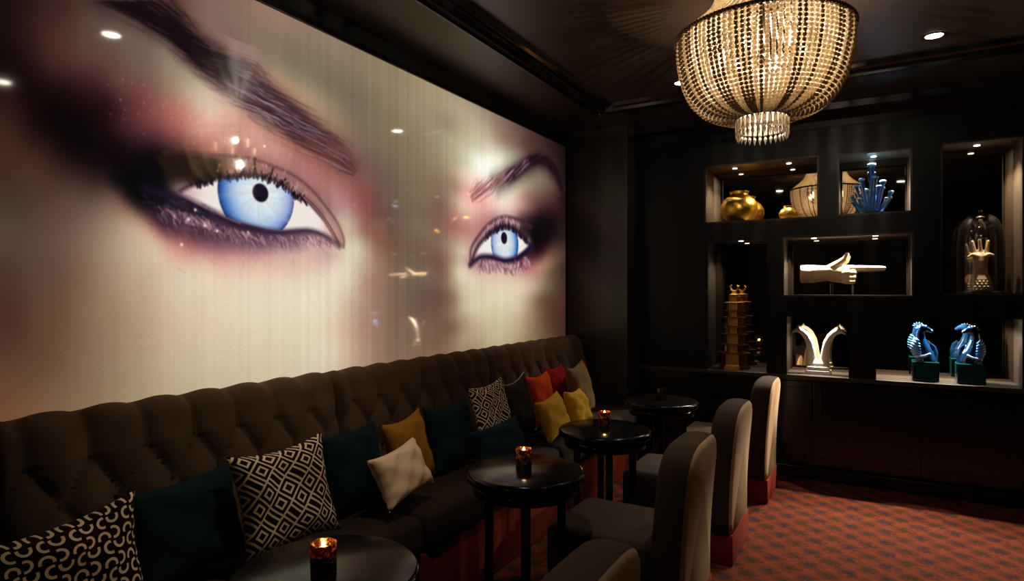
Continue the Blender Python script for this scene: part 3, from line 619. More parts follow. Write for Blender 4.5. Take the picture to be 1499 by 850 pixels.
    crease2 = smooth_pts([(3.705,1.753),(3.723,1.858),(3.819,1.955),(3.936,2.042),(4.070,2.104),(4.199,2.134),(4.329,2.139),(4.489,2.129),(4.646,2.095)])
    poly(list(crease2[8:])+lidup2[:1:-1], (178,128,132), .03, .8)
    poly([(4.477,2.137),(4.696,2.158),(4.930,2.206),(5.040,2.143),(4.930,2.010),(4.772,1.891),(4.572,1.845),(4.525,1.889),(4.633,1.942),(4.525,1.992),(4.408,2.040)], (12,7,13), .14, .97)
    poly(lidup2+lidlo2, (240,234,226), .008)
    blob((3.759,1.795), .09, .05, (230,170,158), .9)
    blob((4.585,1.939), .06, .05, (206,180,176), .6)
    iris((4.205,1.928), .2150, (4.188,1.966), .047, lidup2+lidlo2, 2, 3.3)
    stroke(smooth_pts(lidup2), .016, .02, (40,20,34), .85, .010)
    stroke(smooth_pts([(3.705,1.733),(3.786,1.776),(3.869,1.801),(3.975,1.805),(4.064,1.799),(4.199,1.783),(4.340,1.800),(4.443,1.828),(4.548,1.873),(4.658,1.932)]), .018, .03, (26,15,46), .95, .012)
    stroke(crease2, .010, .012, (62,30,44), .85, .010)
    r = np.random.RandomState(21); lu = smooth_pts(lidup2, 8)
    for i in range(60):
        p = lu[int(r.uniform(.3, .95)*(len(lu)-1))]
        stroke([p+[r.normal(0, .012), -.02], p+[r.normal(.01, .02), r.uniform(.02, .06)]], .007, .003, (26,14,30), .85, .004)
    for i in range(26):
        p = lu[int(r.uniform(.35, .85)*(len(lu)-1))]+[0, r.uniform(.03, .07)]
        stroke([p, p+[r.normal(0, .01), .02]], .006, .004, (214,176,182), .5, .006)
    ll = smooth_pts([(3.813,1.757),(3.955,1.763),(4.105,1.758),(4.263,1.753),(4.431,1.787),(4.597,1.835)])
    for i in range(230):
        p = ll[r.randint(len(ll))]+[r.normal(0, .03), r.uniform(-.05, .02)]
        k = r.rand()
        col = (236,200,204) if k < .42 else ((78,36,60) if k < .8 else (160,100,112))
        stroke([p, p+[r.normal(.01, .025), -r.uniform(.02, .05)]], .006, .003, col, .42, .006)
    # soft print: light blur, a little wider far along the wall where the print is coarser
    def blur(a, n):
        for _ in range(n):
            a[1:-1] = .25*a[:-2]+.5*a[1:-1]+.25*a[2:]
            a[:, 1:-1] = .25*a[:, :-2]+.5*a[:, 1:-1]+.25*a[:, 2:]
        return a
    k = np.searchsorted(Y, 2.9)
    img[:, :k] = blur(img[:, :k].copy(), 1); img[:, k:] = blur(img[:, k:].copy(), 3)
    img *= 1+.012*rs.randn(len(Z), len(Y), 1)
    return np.clip(img, 2, 255)

def build_mural():
    Y = np.concatenate([np.arange(-.5, .88, .05), np.arange(.88, 2.65, .0027), np.arange(2.65, 5.331, .0042)])
    Z = np.arange(1.0, 2.918, .0030)
    rgb = paint_mural(Y, Z)/255.
    lin = np.where(rgb <= .04045, rgb/12.92, ((rgb+.055)/1.055)**2.4)
    ny, nz = len(Y), len(Z)
    co = np.zeros((nz, ny, 3), np.float32); co[..., 0] = XL; co[..., 1] = Y[None]; co[..., 2] = Z[:, None]
    idx = np.arange(nz*ny).reshape(nz, ny)
    q = np.stack([idx[:-1, :-1], idx[:-1, 1:], idx[1:, 1:], idx[1:, :-1]], -1).reshape(-1).astype(np.int32)
    me = bpy.data.meshes.new('print')
    nf = (nz-1)*(ny-1)
    me.vertices.add(nz*ny); me.vertices.foreach_set('co', co.reshape(-1))
    me.loops.add(nf*4); me.loops.foreach_set('vertex_index', q)
    me.polygons.add(nf); me.polygons.foreach_set('loop_start', np.arange(0, nf*4, 4, dtype=np.int32))
    me.update(calc_edges=True)
    ca = me.color_attributes.new('artwork', 'FLOAT_COLOR', 'POINT')
    full = np.ones((nz*ny, 4), np.float32); full[:, :3] = lin.reshape(-1, 3)
    ca.data.foreach_set('color', full.reshape(-1))
    m = mat('emissive_gloss_print', (.004, .004, .004, 1), .05, spec=.5)
    t = NT(m); a = t.n('ShaderNodeAttribute', attribute_name='artwork')
    t.link(a.outputs['Color'], t.p.inputs['Emission Color']); t.p.inputs['Emission Strength'].default_value = 1.0  # print colours feed the emission
    me.materials.append(m)
    root = thing('wall_mural', (0, 0, 0), 'wall-long glossy photo mural of two pale blue eyes above the banquette', 'mural')
    o = bpy.data.objects.new('print', me); COL.objects.link(o); o.parent = root
    obj('backing_panel', box((XL-.018, -.5, 1.0), (XL-.001, 5.331, 2.918)), BLACK, root, False)
    fr = bmesh.new()
    bx(fr, (XL-.018, -.53, 2.918), (XL+.012, 5.338, 2.95), .003); bx(fr, (XL-.018, 5.331, .97), (XL+.012, 5.339, 2.918), .001)
    bx(fr, (XL-.018, -.53, .97), (XL+.012, -.5, 2.918), .003); bx(fr, (XL-.018, -.5, .97), (XL+.012, 5.331, 1.0), .003)
    obj('frame', fr, BLACK, root, False)
build_mural()

# ---------------------------------------------------------------- built-in display shelving
NICHES = [  # x0, x1, z0, z1, has floor of its own
    (-1.266, -.351, 2.145, 2.655, 1), (-.217, .290, 2.152, 2.645, 1), (.471, .96, 1.515, 2.655, 1),
    (-1.249, -.737, .85, 1.997, 0), (-.624, .299, 1.50, 1.997, 1), (-.603, -.125, .85, 1.345, 0), (.041, .96, .85, 1.358, 0)]
YD = 5.99
def build_shelving():
    root = thing('display_shelving', (0, 5.8, .85), 'wall of dark built-in display niches with smoked mirror backs above the black base cabinet', 'shelving')
    off = Vector((0, -5.8, -.85))
    xs = sorted({-1.885, 2.595, *[n[0] for n in NICHES], *[n[1] for n in NICHES]}); zs = sorted({.85, 3.048, *[n[2] for n in NICHES], *[n[3] for n in NICHES]})
    bm = bmesh.new()
    for x0, x1 in zip(xs, xs[1:]):
        for z0, z1 in zip(zs, zs[1:]):
            c = ((x0+x1)/2, (z0+z1)/2)
            if any(n[0] < c[0] < n[1] and n[2] < c[1] < n[3] for n in NICHES): continue
            q = [bm.verts.new((x, YB, z)) for x, z in ((x0, z0), (x1, z0), (x1, z1), (x0, z1))]
            bm.faces.new(q)
    bmesh.ops.remove_doubles(bm, verts=bm.verts, dist=.0005)
    bmesh.ops.recalc_face_normals(bm, faces=bm.faces)
    r = bmesh.ops.solidify(bm, geom=bm.faces[:], thickness=.018)
    obj('face_frame', bm, WOOD, root, False, off)
    for i, (x0, x1, z0, z1, fl) in enumerate(NICHES):
        bm = bmesh.new(); th = .012
        bx(bm, (x0-th, YB+.018, z0), (x0, YD, z1)); bx(bm, (x1, YB+.018, z0), (x1+th, YD, z1)); bx(bm, (x0-th, YB+.018, z1), (x1+th, YD, z1+th))
        if fl: bx(bm, (x0-th, YB+.018, z0-th), (x1+th, YD, z0))
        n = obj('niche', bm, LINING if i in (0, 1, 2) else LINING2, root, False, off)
        obj('mirror_back', box((x0-th, YD, z0-(th if fl else 0)), (x1+th, YD+.008, z1+th)), MIRROR, n, False)
        bm = bmesh.new(); e = .012
        bx(bm, (x0-.002, YB-.022, z0), (x0+e, YB+.02, z1)); bx(bm, (x1-e, YB-.022, z0), (x1+.002, YB+.02, z1)); bx(bm, (x0, YB-.022, z1-e), (x1, YB+.02, z1+.002))
        if fl: bx(bm, (x0, YB-.022, z0-.002), (x1, YB+.02, z0+e))
        obj('edge_trim', bm, NTRIM if fl else WOOD, n, False)
        wide = (x1-x0) > .8
        spots = [x0+(x1-x0)*.24, x0+(x1-x0)*.73] if wide else [(x0+x1)/2]
        if i == 6: spots = [.26, .56]
        for x in spots:
            p = obj('spotlight', lathe([(.0, -.001), (.014, -.001), (.019, -.004), (.021, 0)], 20, c=(x, 5.83, z1)), PUCK, n)
            pw = P_NICHE*(1.2, 5.0, 3.4, 1.5, 3.2, 2.8, 2.8)[i]
            light('niche_lamp', 'SPOT', (x, 5.83, z1-.012), pw, NICHE_COL if i != 1 else (.86, .93, 1), n, .012, None, 160 if i == 6 else 120, .25 if i == 6 else .6)
    return root
build_shelving()
tag(obj('countertop', box((-1.885, YB-.03, .815), (2.595, 6.05, .849), .004), COUNTER, smooth=False), 'long dark stone ledge under the lowest display niches', 'countertop')
def build_base():
    root = thing('base_cabinet', (0, 5.8, 0), 'long black panelled cabinet on the carpet below the display niches', 'cabinet')
    obj('body', box((-1.885, YB+.005, .0), (2.595, 6.05, .814)), BLACK, root, False, (0, -5.8, 0))
    x = -1.87
    while x < 2.5:
        w_ = .74
        bm = bmesh.new(); y1 = YB+.004
        bx(bm, (x, y1-.02, .12), (x+w_-.008, y1, .80), .004)
        for lo, hi in (((x+.05, y1-.026, .17), (x+.07, y1-.019, .75)), ((x+w_-.078, y1-.026, .17), (x+w_-.058, y1-.019, .75)), ((x+.05, y1-.026, .17), (x+w_-.058, y1-.019, .19)), ((x+.05, y1-.026, .73), (x+w_-.058, y1-.019, .75))):
            bx(bm, lo, hi, .003)
        obj('door', bm, BLACK, root, False, (0, -5.8, 0)); x += w_
build_base()

# ---------------------------------------------------------------- banquette
def tuft(a, b):
    p, q = a+b/2, a-b/2
    if b > 0: return abs(math.sin(math.pi*a))**.5*(1-.35*min(1, b))
    d = (abs(math.sin(math.pi*p))*abs(math.sin(math.pi*q)))
    return .25*abs(math.sin(math.pi*p)*math.sin(math.pi*q))**.25+.75*d**.42
def build_banquette_section(y0, y1, label):
    root = thing('banquette', (-2.2, (y0+y1)/2, 0), label, 'banquette', 'banquette sections along the mural wall')
    off = (2.2, -(y0+y1)/2, 0)
    dx_, dz_ = .19, .145; ya = y0+.095; zt = .985
    # tufted back: front sheet rolling over the top to the wall
    prof = []
    for k in range(57):
        z = .47+(1.05-.47)*k/56; prof.append((-2.255-.075*(z-.47)/.6, z, 1, 0))
    for k in range(1, 13):
        a = math.pi/2*k/12; prof.append((-2.33-.065*(1-math.cos(a)), 1.05+.065*math.sin(a), math.cos(a), math.sin(a)))
    prof.append((-2.485, 1.115, 0, 1))
    n = int((y1-y0)/.0125); bm = bmesh.new(); rows = []
    for j, (x, z, nx, nz) in enumerate(prof):
        row = []
        for i in range(n+1):
            y = y0+(y1-y0)*i/n
            e = min(y-y0, y1-y)/.05; ed = 1-max(0, 1-e)**2 if e < 1 else 1
            last = j == len(prof)-1
            h = 0 if last else tuft((y-ya)/dx_, (z-zt)/dz_*1.0)*.05*max(0, ed)
            h -= 0 if last else .05*(1-ed)
            row.append(bm.verts.new((x+nx*h, y, z+nz*h*.8)))
        rows.append(row)
    for a, b in zip(rows, rows[1:]):
        for i in range(n): bm.faces.new((a[i], a[i+1], b[i+1], b[i]))
    # closed ends and rear
    for s in (0, n):
        ring = [r[s] for r in rows]
        bk = [bm.verts.new((-2.485, ring[0].co.y, .47))]
        bm.faces.new(ring+bk)
    bmesh.ops.recalc_face_normals(bm, faces=bm.faces)
    bk = obj('backrest', bm, VEL_B, root, True, off)
    for r_ in range(4):
        z = zt-r_*dz_; k = 0
        while True:
            y = ya+(k+(.5 if r_ % 2 else 0))*dx_
            if y > y1-.05: break
            x = -2.255-.075*(z-.47)/.6
            obj('button', sphere((x+.004, y, z), .014, None, (.55, 1, 1), 10, 6), BUTTON, bk); k += 1
    # seat pad and red plinth
    bm = box((-2.27, y0+.006, .335), (-1.745, y1-.006, .518), .045, 4)
    for v in bm.verts:
        if v.co.z > .45:
            f = (1-((v.co.y-(y0+y1)/2)/((y1-y0)/2))**4)*(1-((v.co.x+2.0)/.27)**4)
            v.co.z += .0*f
    obj('seat', bm, VEL_S, root, True, off)
    obj('skirt', box((-2.47, y0+.002, 0), (-1.765, y1-.002, .334), .012), SKIRT, root, True, off)
    obj('core', box((-2.48, y0+.012, .336), (-2.37, y1-.012, 1.0)), VEL_S, root, False, off)
for (a, b, l) in ((-.62, .81, 'tufted taupe banquette section at the near end, behind the scroll-patterned pillow'), (.81, 2.24, 'tufted taupe banquette section carrying the big lattice pillow'),
               (2.24, 3.67, 'tufted taupe banquette section in the middle, with the cream pillow and mustard pillow'), (3.67, 5.33, 'tufted taupe banquette section at the far corner, under the orange and gold pillows')):
    build_banquette_section(a, b, l)

# ---------------------------------------------------------------- pillows
def uvmat(name, c, rough=.85, sheen=.2): 
    m = velvet(name, c, sheen); return m
def lattice_mat():
    m = mat('lattice_cloth', srgb(30, 22, 20), .9, spec=.1); t = NT(m)
    u = t.xyz(t.coord('UV')); A = t.math('MULTIPLY', t.math('ADD', u[0], u[1]), 5.4); B = t.math('MULTIPLY', t.math('SUBTRACT', u[0], u[1]), 5.4)
    ia, ib = t.math('FLOOR', A), t.math('FLOOR', B)
    fa = t.math('ABSOLUTE', t.math('SUBTRACT', t.math('FRACT', A), .5)); fb = t.math('ABSOLUTE', t.math('SUBTRACT', t.math('FRACT', B), .5))
    line = t.math('MAXIMUM', t.math('GREATER_THAN', fa, .445), t.math('GREATER_THAN', fb, .445))
    d = t.math('MAXIMUM', fa, fb)
    par = t.math('MODULO', t.math('ABSOLUTE', t.math('ADD', ia, t.math('MULTIPLY', ib, 2.))), 3.)
    ring = t.math('MULTIPLY', t.math('GREATER_THAN', d, .16), t.math('LESS_THAN', d, .275))
    ring = t.math('MULTIPLY', ring, t.math('GREATER_THAN', par, .5))
    hook = t.math('MULTIPLY', t.math('GREATER_THAN', fa, .16), t.math('LESS_THAN', fa, .28))
    hook = t.math('MULTIPLY', hook, t.math('LESS_THAN', par, .5))
    f = t.math('MAXIMUM', t.math('MAXIMUM', line, ring), hook)
    t.link(t.mix(f, srgb(30, 18, 18), srgb(244, 220, 186)), t.p.inputs['Base Color'])
    t.bump(t.noise(300, 2, t.coord()), .3, .003); return m
def scroll_mat():
    m = mat('scroll_cloth', srgb(30, 22, 20), .9, spec=.1); t = NT(m)
    u = t.xyz(t.coord('UV')); n = 12.6
    A, B = t.math('MULTIPLY', u[0], n), t.math('MULTIPLY', u[1], n)
    ia, ib = t.math('FLOOR', A), t.math('FLOOR', B)
    fx, fy = t.math('SUBTRACT', t.math('FRACT', A), .5), t.math('SUBTRACT', t.math('FRACT', B), .5)
    par = t.math('MODULO', t.math('ABSOLUTE', t.math('ADD', ia, ib)), 2.)
    rowp = t.math('MODULO', t.math('ABSOLUTE', ib), 2.)
    sg = t.math('SUBTRACT', t.math('MULTIPLY', rowp, 2.), 1.)
    # even cells: half circle open left/right; odd cells: half circle open up/down
    ex = t.math('ADD', t.math('MULTIPLY', fx, t.math('SUBTRACT', 1., par)), t.math('MULTIPLY', fy, par))
    ey = t.math('ADD', t.math('MULTIPLY', fy, t.math('SUBTRACT', 1., par)), t.math('MULTIPLY', fx, par))
    ex = t.math('ADD', t.math('MULTIPLY', ex, sg), .22)
    rad = t.math('SQRT', t.math('ADD', t.math('MULTIPLY', ex, ex), t.math('MULTIPLY', ey, ey)))
    f = t.math('LESS_THAN', t.math('ABSOLUTE', t.math('SUBTRACT', rad, .40)), .10)
    f = t.math('MULTIPLY', f, t.math('GREATER_THAN', ex, -.12))
    t.link(t.mix(f, srgb(32, 18, 16), srgb(255, 226, 194)), t.p.inputs['Base Color'])
    t.bump(t.noise(300, 2, t.coord()), .3, .003); return m

def pillow_bm(w, h, T, seed, droop=0.):
    rnd = random.Random(seed); N = 26; bm = bmesh.new(); uv = bm.loops.layers.uv.new('UVMap')
    ph = [rnd.uniform(0, 6.28) for _ in range(6)]
    def P(i, j, s):
        u, v = i/N*2-1, j/N*2-1
        # pulled-in sides, pointed corners
        px = u*w/2*(1-.10*(1-u*u)*0-.15*(1-v*v)*abs(u)**1.5); py = v*h/2*(1-.15*(1-u*u)*abs(v)**1.5)
        b = max(0, (1-u**4)*(1-v**4))
        t_ = T/2*(b**.62)
        t_ += .010*math.sin(5*u+ph[0]+2*v)*math.sin(4*v+ph[1])*b+.006*math.sin(9*u-6*v+ph[2])*b
        e = abs(u)**6+abs(v)**6
        t_ += .006*math.sin(14*(u if abs(v) > abs(u) else v)+ph[3])*min(1, e)*b**.3
        py -= droop*h*(1-u*u)*(v > 0)*v
        return Vector((s*t_, px, py))
    g = {}
    for s in (1, -1):
        for i in range(N+1):
            for j in range(N+1):
                edge = i in (0, N) or j in (0, N)
                if edge and s == -1: g[s, i, j] = g[1, i, j]
                else: g[s, i, j] = bm.verts.new(P(i, j, 0 if edge else s))
        for i in range(N):
            for j in range(N):
                q = [(i, j), (i+1, j), (i+1, j+1), (i, j+1)]
                f = bm.faces.new([g[s, a, b] for a, b in q])
                for l, (a, b) in zip(f.loops, q): l[uv].uv = (a/N*w/.5, b/N*h/.5)
    bmesh.ops.recalc_face_normals(bm, faces=bm.faces)
    return bm
LAT, SCR = lattice_mat(), scroll_mat()
TEAL = velvet('teal_velvet', srgb(8, 38, 40), .2); TEAL2 = velvet('petrol_velvet', srgb(5, 32, 42), .2)
MUST = velvet('mustard_velvet', srgb(164, 112, 34), .3); CREAM = velvet('cream_linen', srgb(246, 216, 184), .15, .06)
CHARC = velvet('charcoal_cloth', srgb(38, 30, 30), .2); ORNG = velvet('orange_velvet', srgb(214, 70, 20), .3)
YELL = velvet('ochre_silk', srgb(188, 142, 40), .4); REDV = velvet('crimson_velvet', srgb(150, 24, 26), .3)
GOLDV = velvet('gold_silk', srgb(212, 160, 46), .5); TAUP = velvet('olive_taupe_velvet', srgb(118, 92, 62), .4)
PIPE = mat('pale_piping', srgb(170, 160, 150), .6)
def pillow(x, y, z, w, h, T, m, label, lean=14, yaw=0, roll=0, seed=1, piping=None, droop=0.):
    o = obj('pillow', pillow_bm(w, h, T, seed, droop), m)
    o.rotation_euler = (Matrix.Rotation(R(yaw), 3, 'Z') @ Matrix.Rotation(R(-lean), 3, 'Y') @ Matrix.Rotation(R(roll), 3, 'X')).to_euler()
    o.location = (x, y, z); tag(o, label, 'pillow', 'pillows along the banquette')
    if piping:
        N = 26; pts = []
        for k in range(105):
            f = k/26; s = int(f) % 4; q = (f % 1)*2-1
            u, v = [(q, 1), (1, -q), (-q, -1), (-1, q)][s]
            pts.append((0, u*w/2*(1-.15*(1-v*v)*abs(u)**1.5), v*h/2*(1-.15*(1-u*u)*abs(v)**1.5)-droop*h*(1-u*u)*max(v, 0)))
        obj('piping', tube(pts, .005, 6), piping, o)
    return o
pillow(-1.945, .855, .725, .48, .38, .15, SCR, 'pillow with pale scroll chains on black, nearest the camera at the left edge', 11, 4, 3, 1)
pillow(-2.09, 1.31, .715, .44, .36, .14, TEAL, 'dark teal velvet pillow between the scroll pillow and the big lattice pillow', 16, 0, 2, 2)
pillow(-1.93, 1.605, .765, .42, .40, .14, LAT, 'big black and cream lattice pillow, nearer of the two lattice ones', 16, -6, 2, 3)
pillow(-2.11, 2.13, .715, .41, .38, .14, TEAL2, 'dark petrol velvet pillow just behind the cream lumbar pillow', 14, 0, 0, 4)
pillow(-2.08, 2.515, .715, .34, .37, .12, MUST, 'mustard velvet pillow standing behind the cream pillow', 14, 4, 5, 5)
pillow(-1.90, 2.245, .695, .38, .25, .12, CREAM, 'small cream linen lumbar pillow leaning forward on the seat', 26, 4, 5, 6)
pillow(-2.11, 2.93, .71, .42, .38, .14, TEAL, 'teal velvet pillow behind the low petrol lumbar pillow, beside the mustard one', 14, 0, 0, 7)
pillow(-2.01, 3.22, .81, .40, .36, .09, LAT, 'small black and cream lattice pillow, farther of the two lattice ones', 14, 0, 3, 8)
pillow(-1.855, 3.06, .660, .56, .25, .12, TEAL2, 'long petrol lumbar pillow lying in front of the farther lattice pillow', 20, 2, 0, 9)
pillow(-2.10, 3.685, .745, .40, .42, .12, CHARC, 'charcoal pillow with pale piped edge beside the farther lattice pillow', 12, 0, 4, 10, PIPE, .04)
pillow(-2.12, 4.085, .735, .36, .40, .13, ORNG, 'bright orange velvet pillow behind the ochre pillow', 12, 0, 0, 11)
pillow(-1.885, 3.82, .68, .42, .29, .12, YELL, 'ochre silk lumbar pillow in front of the orange pillow', 22, 4, 3, 12)
pillow(-2.16, 4.445, .745, .33, .42, .09, REDV, 'crimson pillow showing a corner between the orange and taupe pillows', 10, 0, 0, 13)
pillow(-1.87, 4.20, .680, .34, .28, .12, GOLDV, 'shiny gold silk pillow in front of the taupe corner pillow', 22, 6, -4, 14)
pillow(-2.02, 4.60, .745, .46, .44, .13, TAUP, 'olive taupe velvet pillow farthest along the banquette, in the corner', 14, 8, 3, 15)

# ---------------------------------------------------------------- tables and candles
def make_table():
    root = empty('cocktail_table'); top = .735; r = .272
    obj('tabletop', lathe([(0, top-.045), (r-.012, top-.045), (r-.002, top-.038), (r, top-.03), (r, top-.012), (r-.006, top-.003), (r-.014, top), (0, top)], 64), TABM, root)
    obj('apron', lathe([(.235, top-.10), (.24, top-.098), (.24, top-.046), (.235, top-.0455)], 48), TABM, root)
    for k in range(4):
        a = R(30.1+90*k); c = (math.cos(a)*.165, math.sin(a)*.165)
        bm = box((-.019, -.019, 0), (.019, .019, top-.046), .004)
        l = obj('leg', bm, TABM, root); l.location = (c[0], c[1], 0); l.rotation_euler = (0, 0, a)
    return root
TABM = mat('black_polished_table', srgb(15, 12, 11), .17, spec=.2)
HOLD = mat('mercury_glass', srgb(96, 44, 12), .2, metal=.3, spec=.7)
t = NT(HOLD); nz_ = t.noise(70, 3, t.coord())
hc = t.mix(t.map(nz_, .50, .62, 0, 1), srgb(70, 30, 8), srgb(236, 150, 56))
t.link(hc, t.p.inputs['Base Color'])
tl = t.n('ShaderNodeBsdfTranslucent'); t.link(hc, tl.inputs[0]); mx = t.n('ShaderNodeMixShader'); mx.inputs[0].default_value = .5
t.link(t.p.outputs[0], mx.inputs[1]); t.link(tl.outputs[0], mx.inputs[2]); t.link(mx.outputs[0], HOLD.node_tree.nodes['Material Output'].inputs[0])
HOLD2 = thin_glass('smoky_clear_glass', (.75, .7, .66, 1), 1.5)
def make_candle(lit=True):
    root = empty('candle_holder'); h, r = .088, .037
    gl = obj('glass', lathe([(0, 0), (r-.003, 0), (r, .004), (r, h), (r-.003, h+.001), (r-.0045, h), (r-.005, .006), (0, .006)], 32, cap=False), HOLD if lit else HOLD2, root)
    obj('wax', lathe([(0, .007), (r-.007, .007), (r-.007, .066 if lit else .02), (r-.011, .068 if lit else .022), (0, .064 if lit else .02)], 24), WAX, root)
    if lit:
        obj('wick', tube([(0, 0, .063), (.001, 0, .071)], .0012, 6), BLACK, root)
        obj('flame', lathe([(0, .070), (.004, .073), (.0062, .078), (.005, .085), (.002, .092), (0, .096)], 12), FLAME, root)
        light('candle_glow', 'POINT', (0, 0, .105), P_CANDLE, (1, .55, .2), root, .008)
        light('candle_inner_glow', 'POINT', (0, 0, .083), P_CANDLE*.6, (1, .55, .2), root, .004)
    return root
TABLES = [(-1.37, 1.28, 'round black cocktail table nearest the camera, cut by the frame edge', 'lit amber mercury-glass candle on the nearest table'),
          (-1.359, 2.466, 'second round black cocktail table from the camera, beside the cream pillow', 'lit amber mercury-glass candle on the second table from the camera'),
          (-1.353, 3.431, 'third round black cocktail table from the camera, before the ochre pillow', 'lit amber mercury-glass candle on the third table from the camera'),
          (-1.335, 4.52, 'farthest round black cocktail table, near the dark corner', '')]
tb = make_table(); cd = make_candle()
CPOS = [(-1.36, 1.262), (-1.372, 2.475), (-1.372, 3.475)]
for i, (x, y, l, cl) in enumerate(TABLES):
    o = tb if i == 0 else copy_tree(tb); o.location = (x, y, 0); o.rotation_euler = (0, 0, R(14.9) if i == 0 else 0); tag(o, l, 'table', 'round cocktail tables')
    if i < 3:
        c = cd if i == 0 else copy_tree(cd); c.location = (CPOS[i][0], CPOS[i][1], .7353); tag(c, cl, 'candle', 'candles on the tables')
c = make_candle(False); c.location = (-1.335, 4.53, .7353); tag(c, 'unlit clear glass candle holder on the farthest table', 'candle', 'candles on the tables')

# ---------------------------------------------------------------- slipper chairs
def make_chair():
    root = empty('slipper_chair')
    # back: arched slab with soft edges
    bm = bmesh.new(); out = []
    W, z0, zs, zt = .268, .17, .68, .885
    n = 40
    for k in range(8): out.append((-W, z0+(zs-z0)*k/8))
    for k in range(n+1):
        a = math.pi*(1-k/n); c, s = math.cos(a), math.sin(a)
        out.append((W*math.copysign(abs(c)**(2/3.5), c), zs+(zt-zs)*abs(s)**(2/3.5)))
    for k in range(7, -1, -1): out.append((W, z0+(zs-z0)*k/8))
    cz = .55; rings = []
    T = .15
    for x, ins in ((0, .034), (-.006, .016), (-.016, .005), (-.032, 0), (-T/2, -.003), (-T+.04, 0), (-T+.018, .006), (-T+.006, .018), (-T, .04)):
        ring = []
        for y, z in out:
            fy = (W-ins)/W; fz = (zt-ins-cz)/(zt-cz)
            yy = y*fy; zz = cz+(z-cz)*(fz if z > cz else 1)
            lean = .05*max(0, (zz-.3)/.62)**1.6
            ring.append(bm.verts.new((x+lean, yy, zz)))
        rings.append(ring)
    for a, b in zip(rings, rings[1:]):
        for i in range(len(out)-1): bm.faces.new((a[i], a[i+1], b[i+1], b[i]))
        bm.faces.new((a[-1], a[0], b[0], b[-1]))
    for rg in (rings[0][::-1], rings[-1]):
        c = bm.verts.new(sum((v.co for v in rg), Vector())/len(rg))
        for i in range(len(rg)): bm.faces.new((rg[i], rg[(i+1) % len(rg)], c))
    bmesh.ops.recalc_face_normals(bm, faces=bm.faces)
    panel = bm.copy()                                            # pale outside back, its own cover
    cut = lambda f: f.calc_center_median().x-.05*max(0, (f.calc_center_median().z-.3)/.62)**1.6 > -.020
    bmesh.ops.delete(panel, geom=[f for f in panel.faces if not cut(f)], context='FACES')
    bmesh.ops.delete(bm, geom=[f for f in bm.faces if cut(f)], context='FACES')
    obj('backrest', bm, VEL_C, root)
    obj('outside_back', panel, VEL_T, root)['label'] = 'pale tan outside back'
    obj('seat', box((-.655, -.25, .195), (-.14, .25, .45), .04, 4), VEL_C, root)
    obj('skirt', box((-.645, -.25, .0), (-.13, .25, .192), .01, 2), SKIRT, root)
    obj('skirt', box((-.129, -.264, .0), (.004, .264, .175), .01, 2), SKIRT, root)
    return root
ch = make_chair()
for i, (x, y, rz, l) in enumerate(((-.57, 1.40, 0, 'brown slipper chair with tan outside back nearest the camera, only its top in frame'),
                               (-.665, 2.83, 0, 'brown slipper chair with tan outside back at the second table from the camera'),
                               (-.662, 3.86, 0, 'brown slipper chair with tan outside back at the third table from the camera'),
                               (-.635, 5.045, 0, 'brown slipper chair with brightly lit tan back nearest the display shelving'))):
    o = ch if i == 0 else copy_tree(ch); o.location = (x, y, 0); o.rotation_euler = (0, 0, rz); tag(o, l, 'chair', 'slipper chairs along the tables')

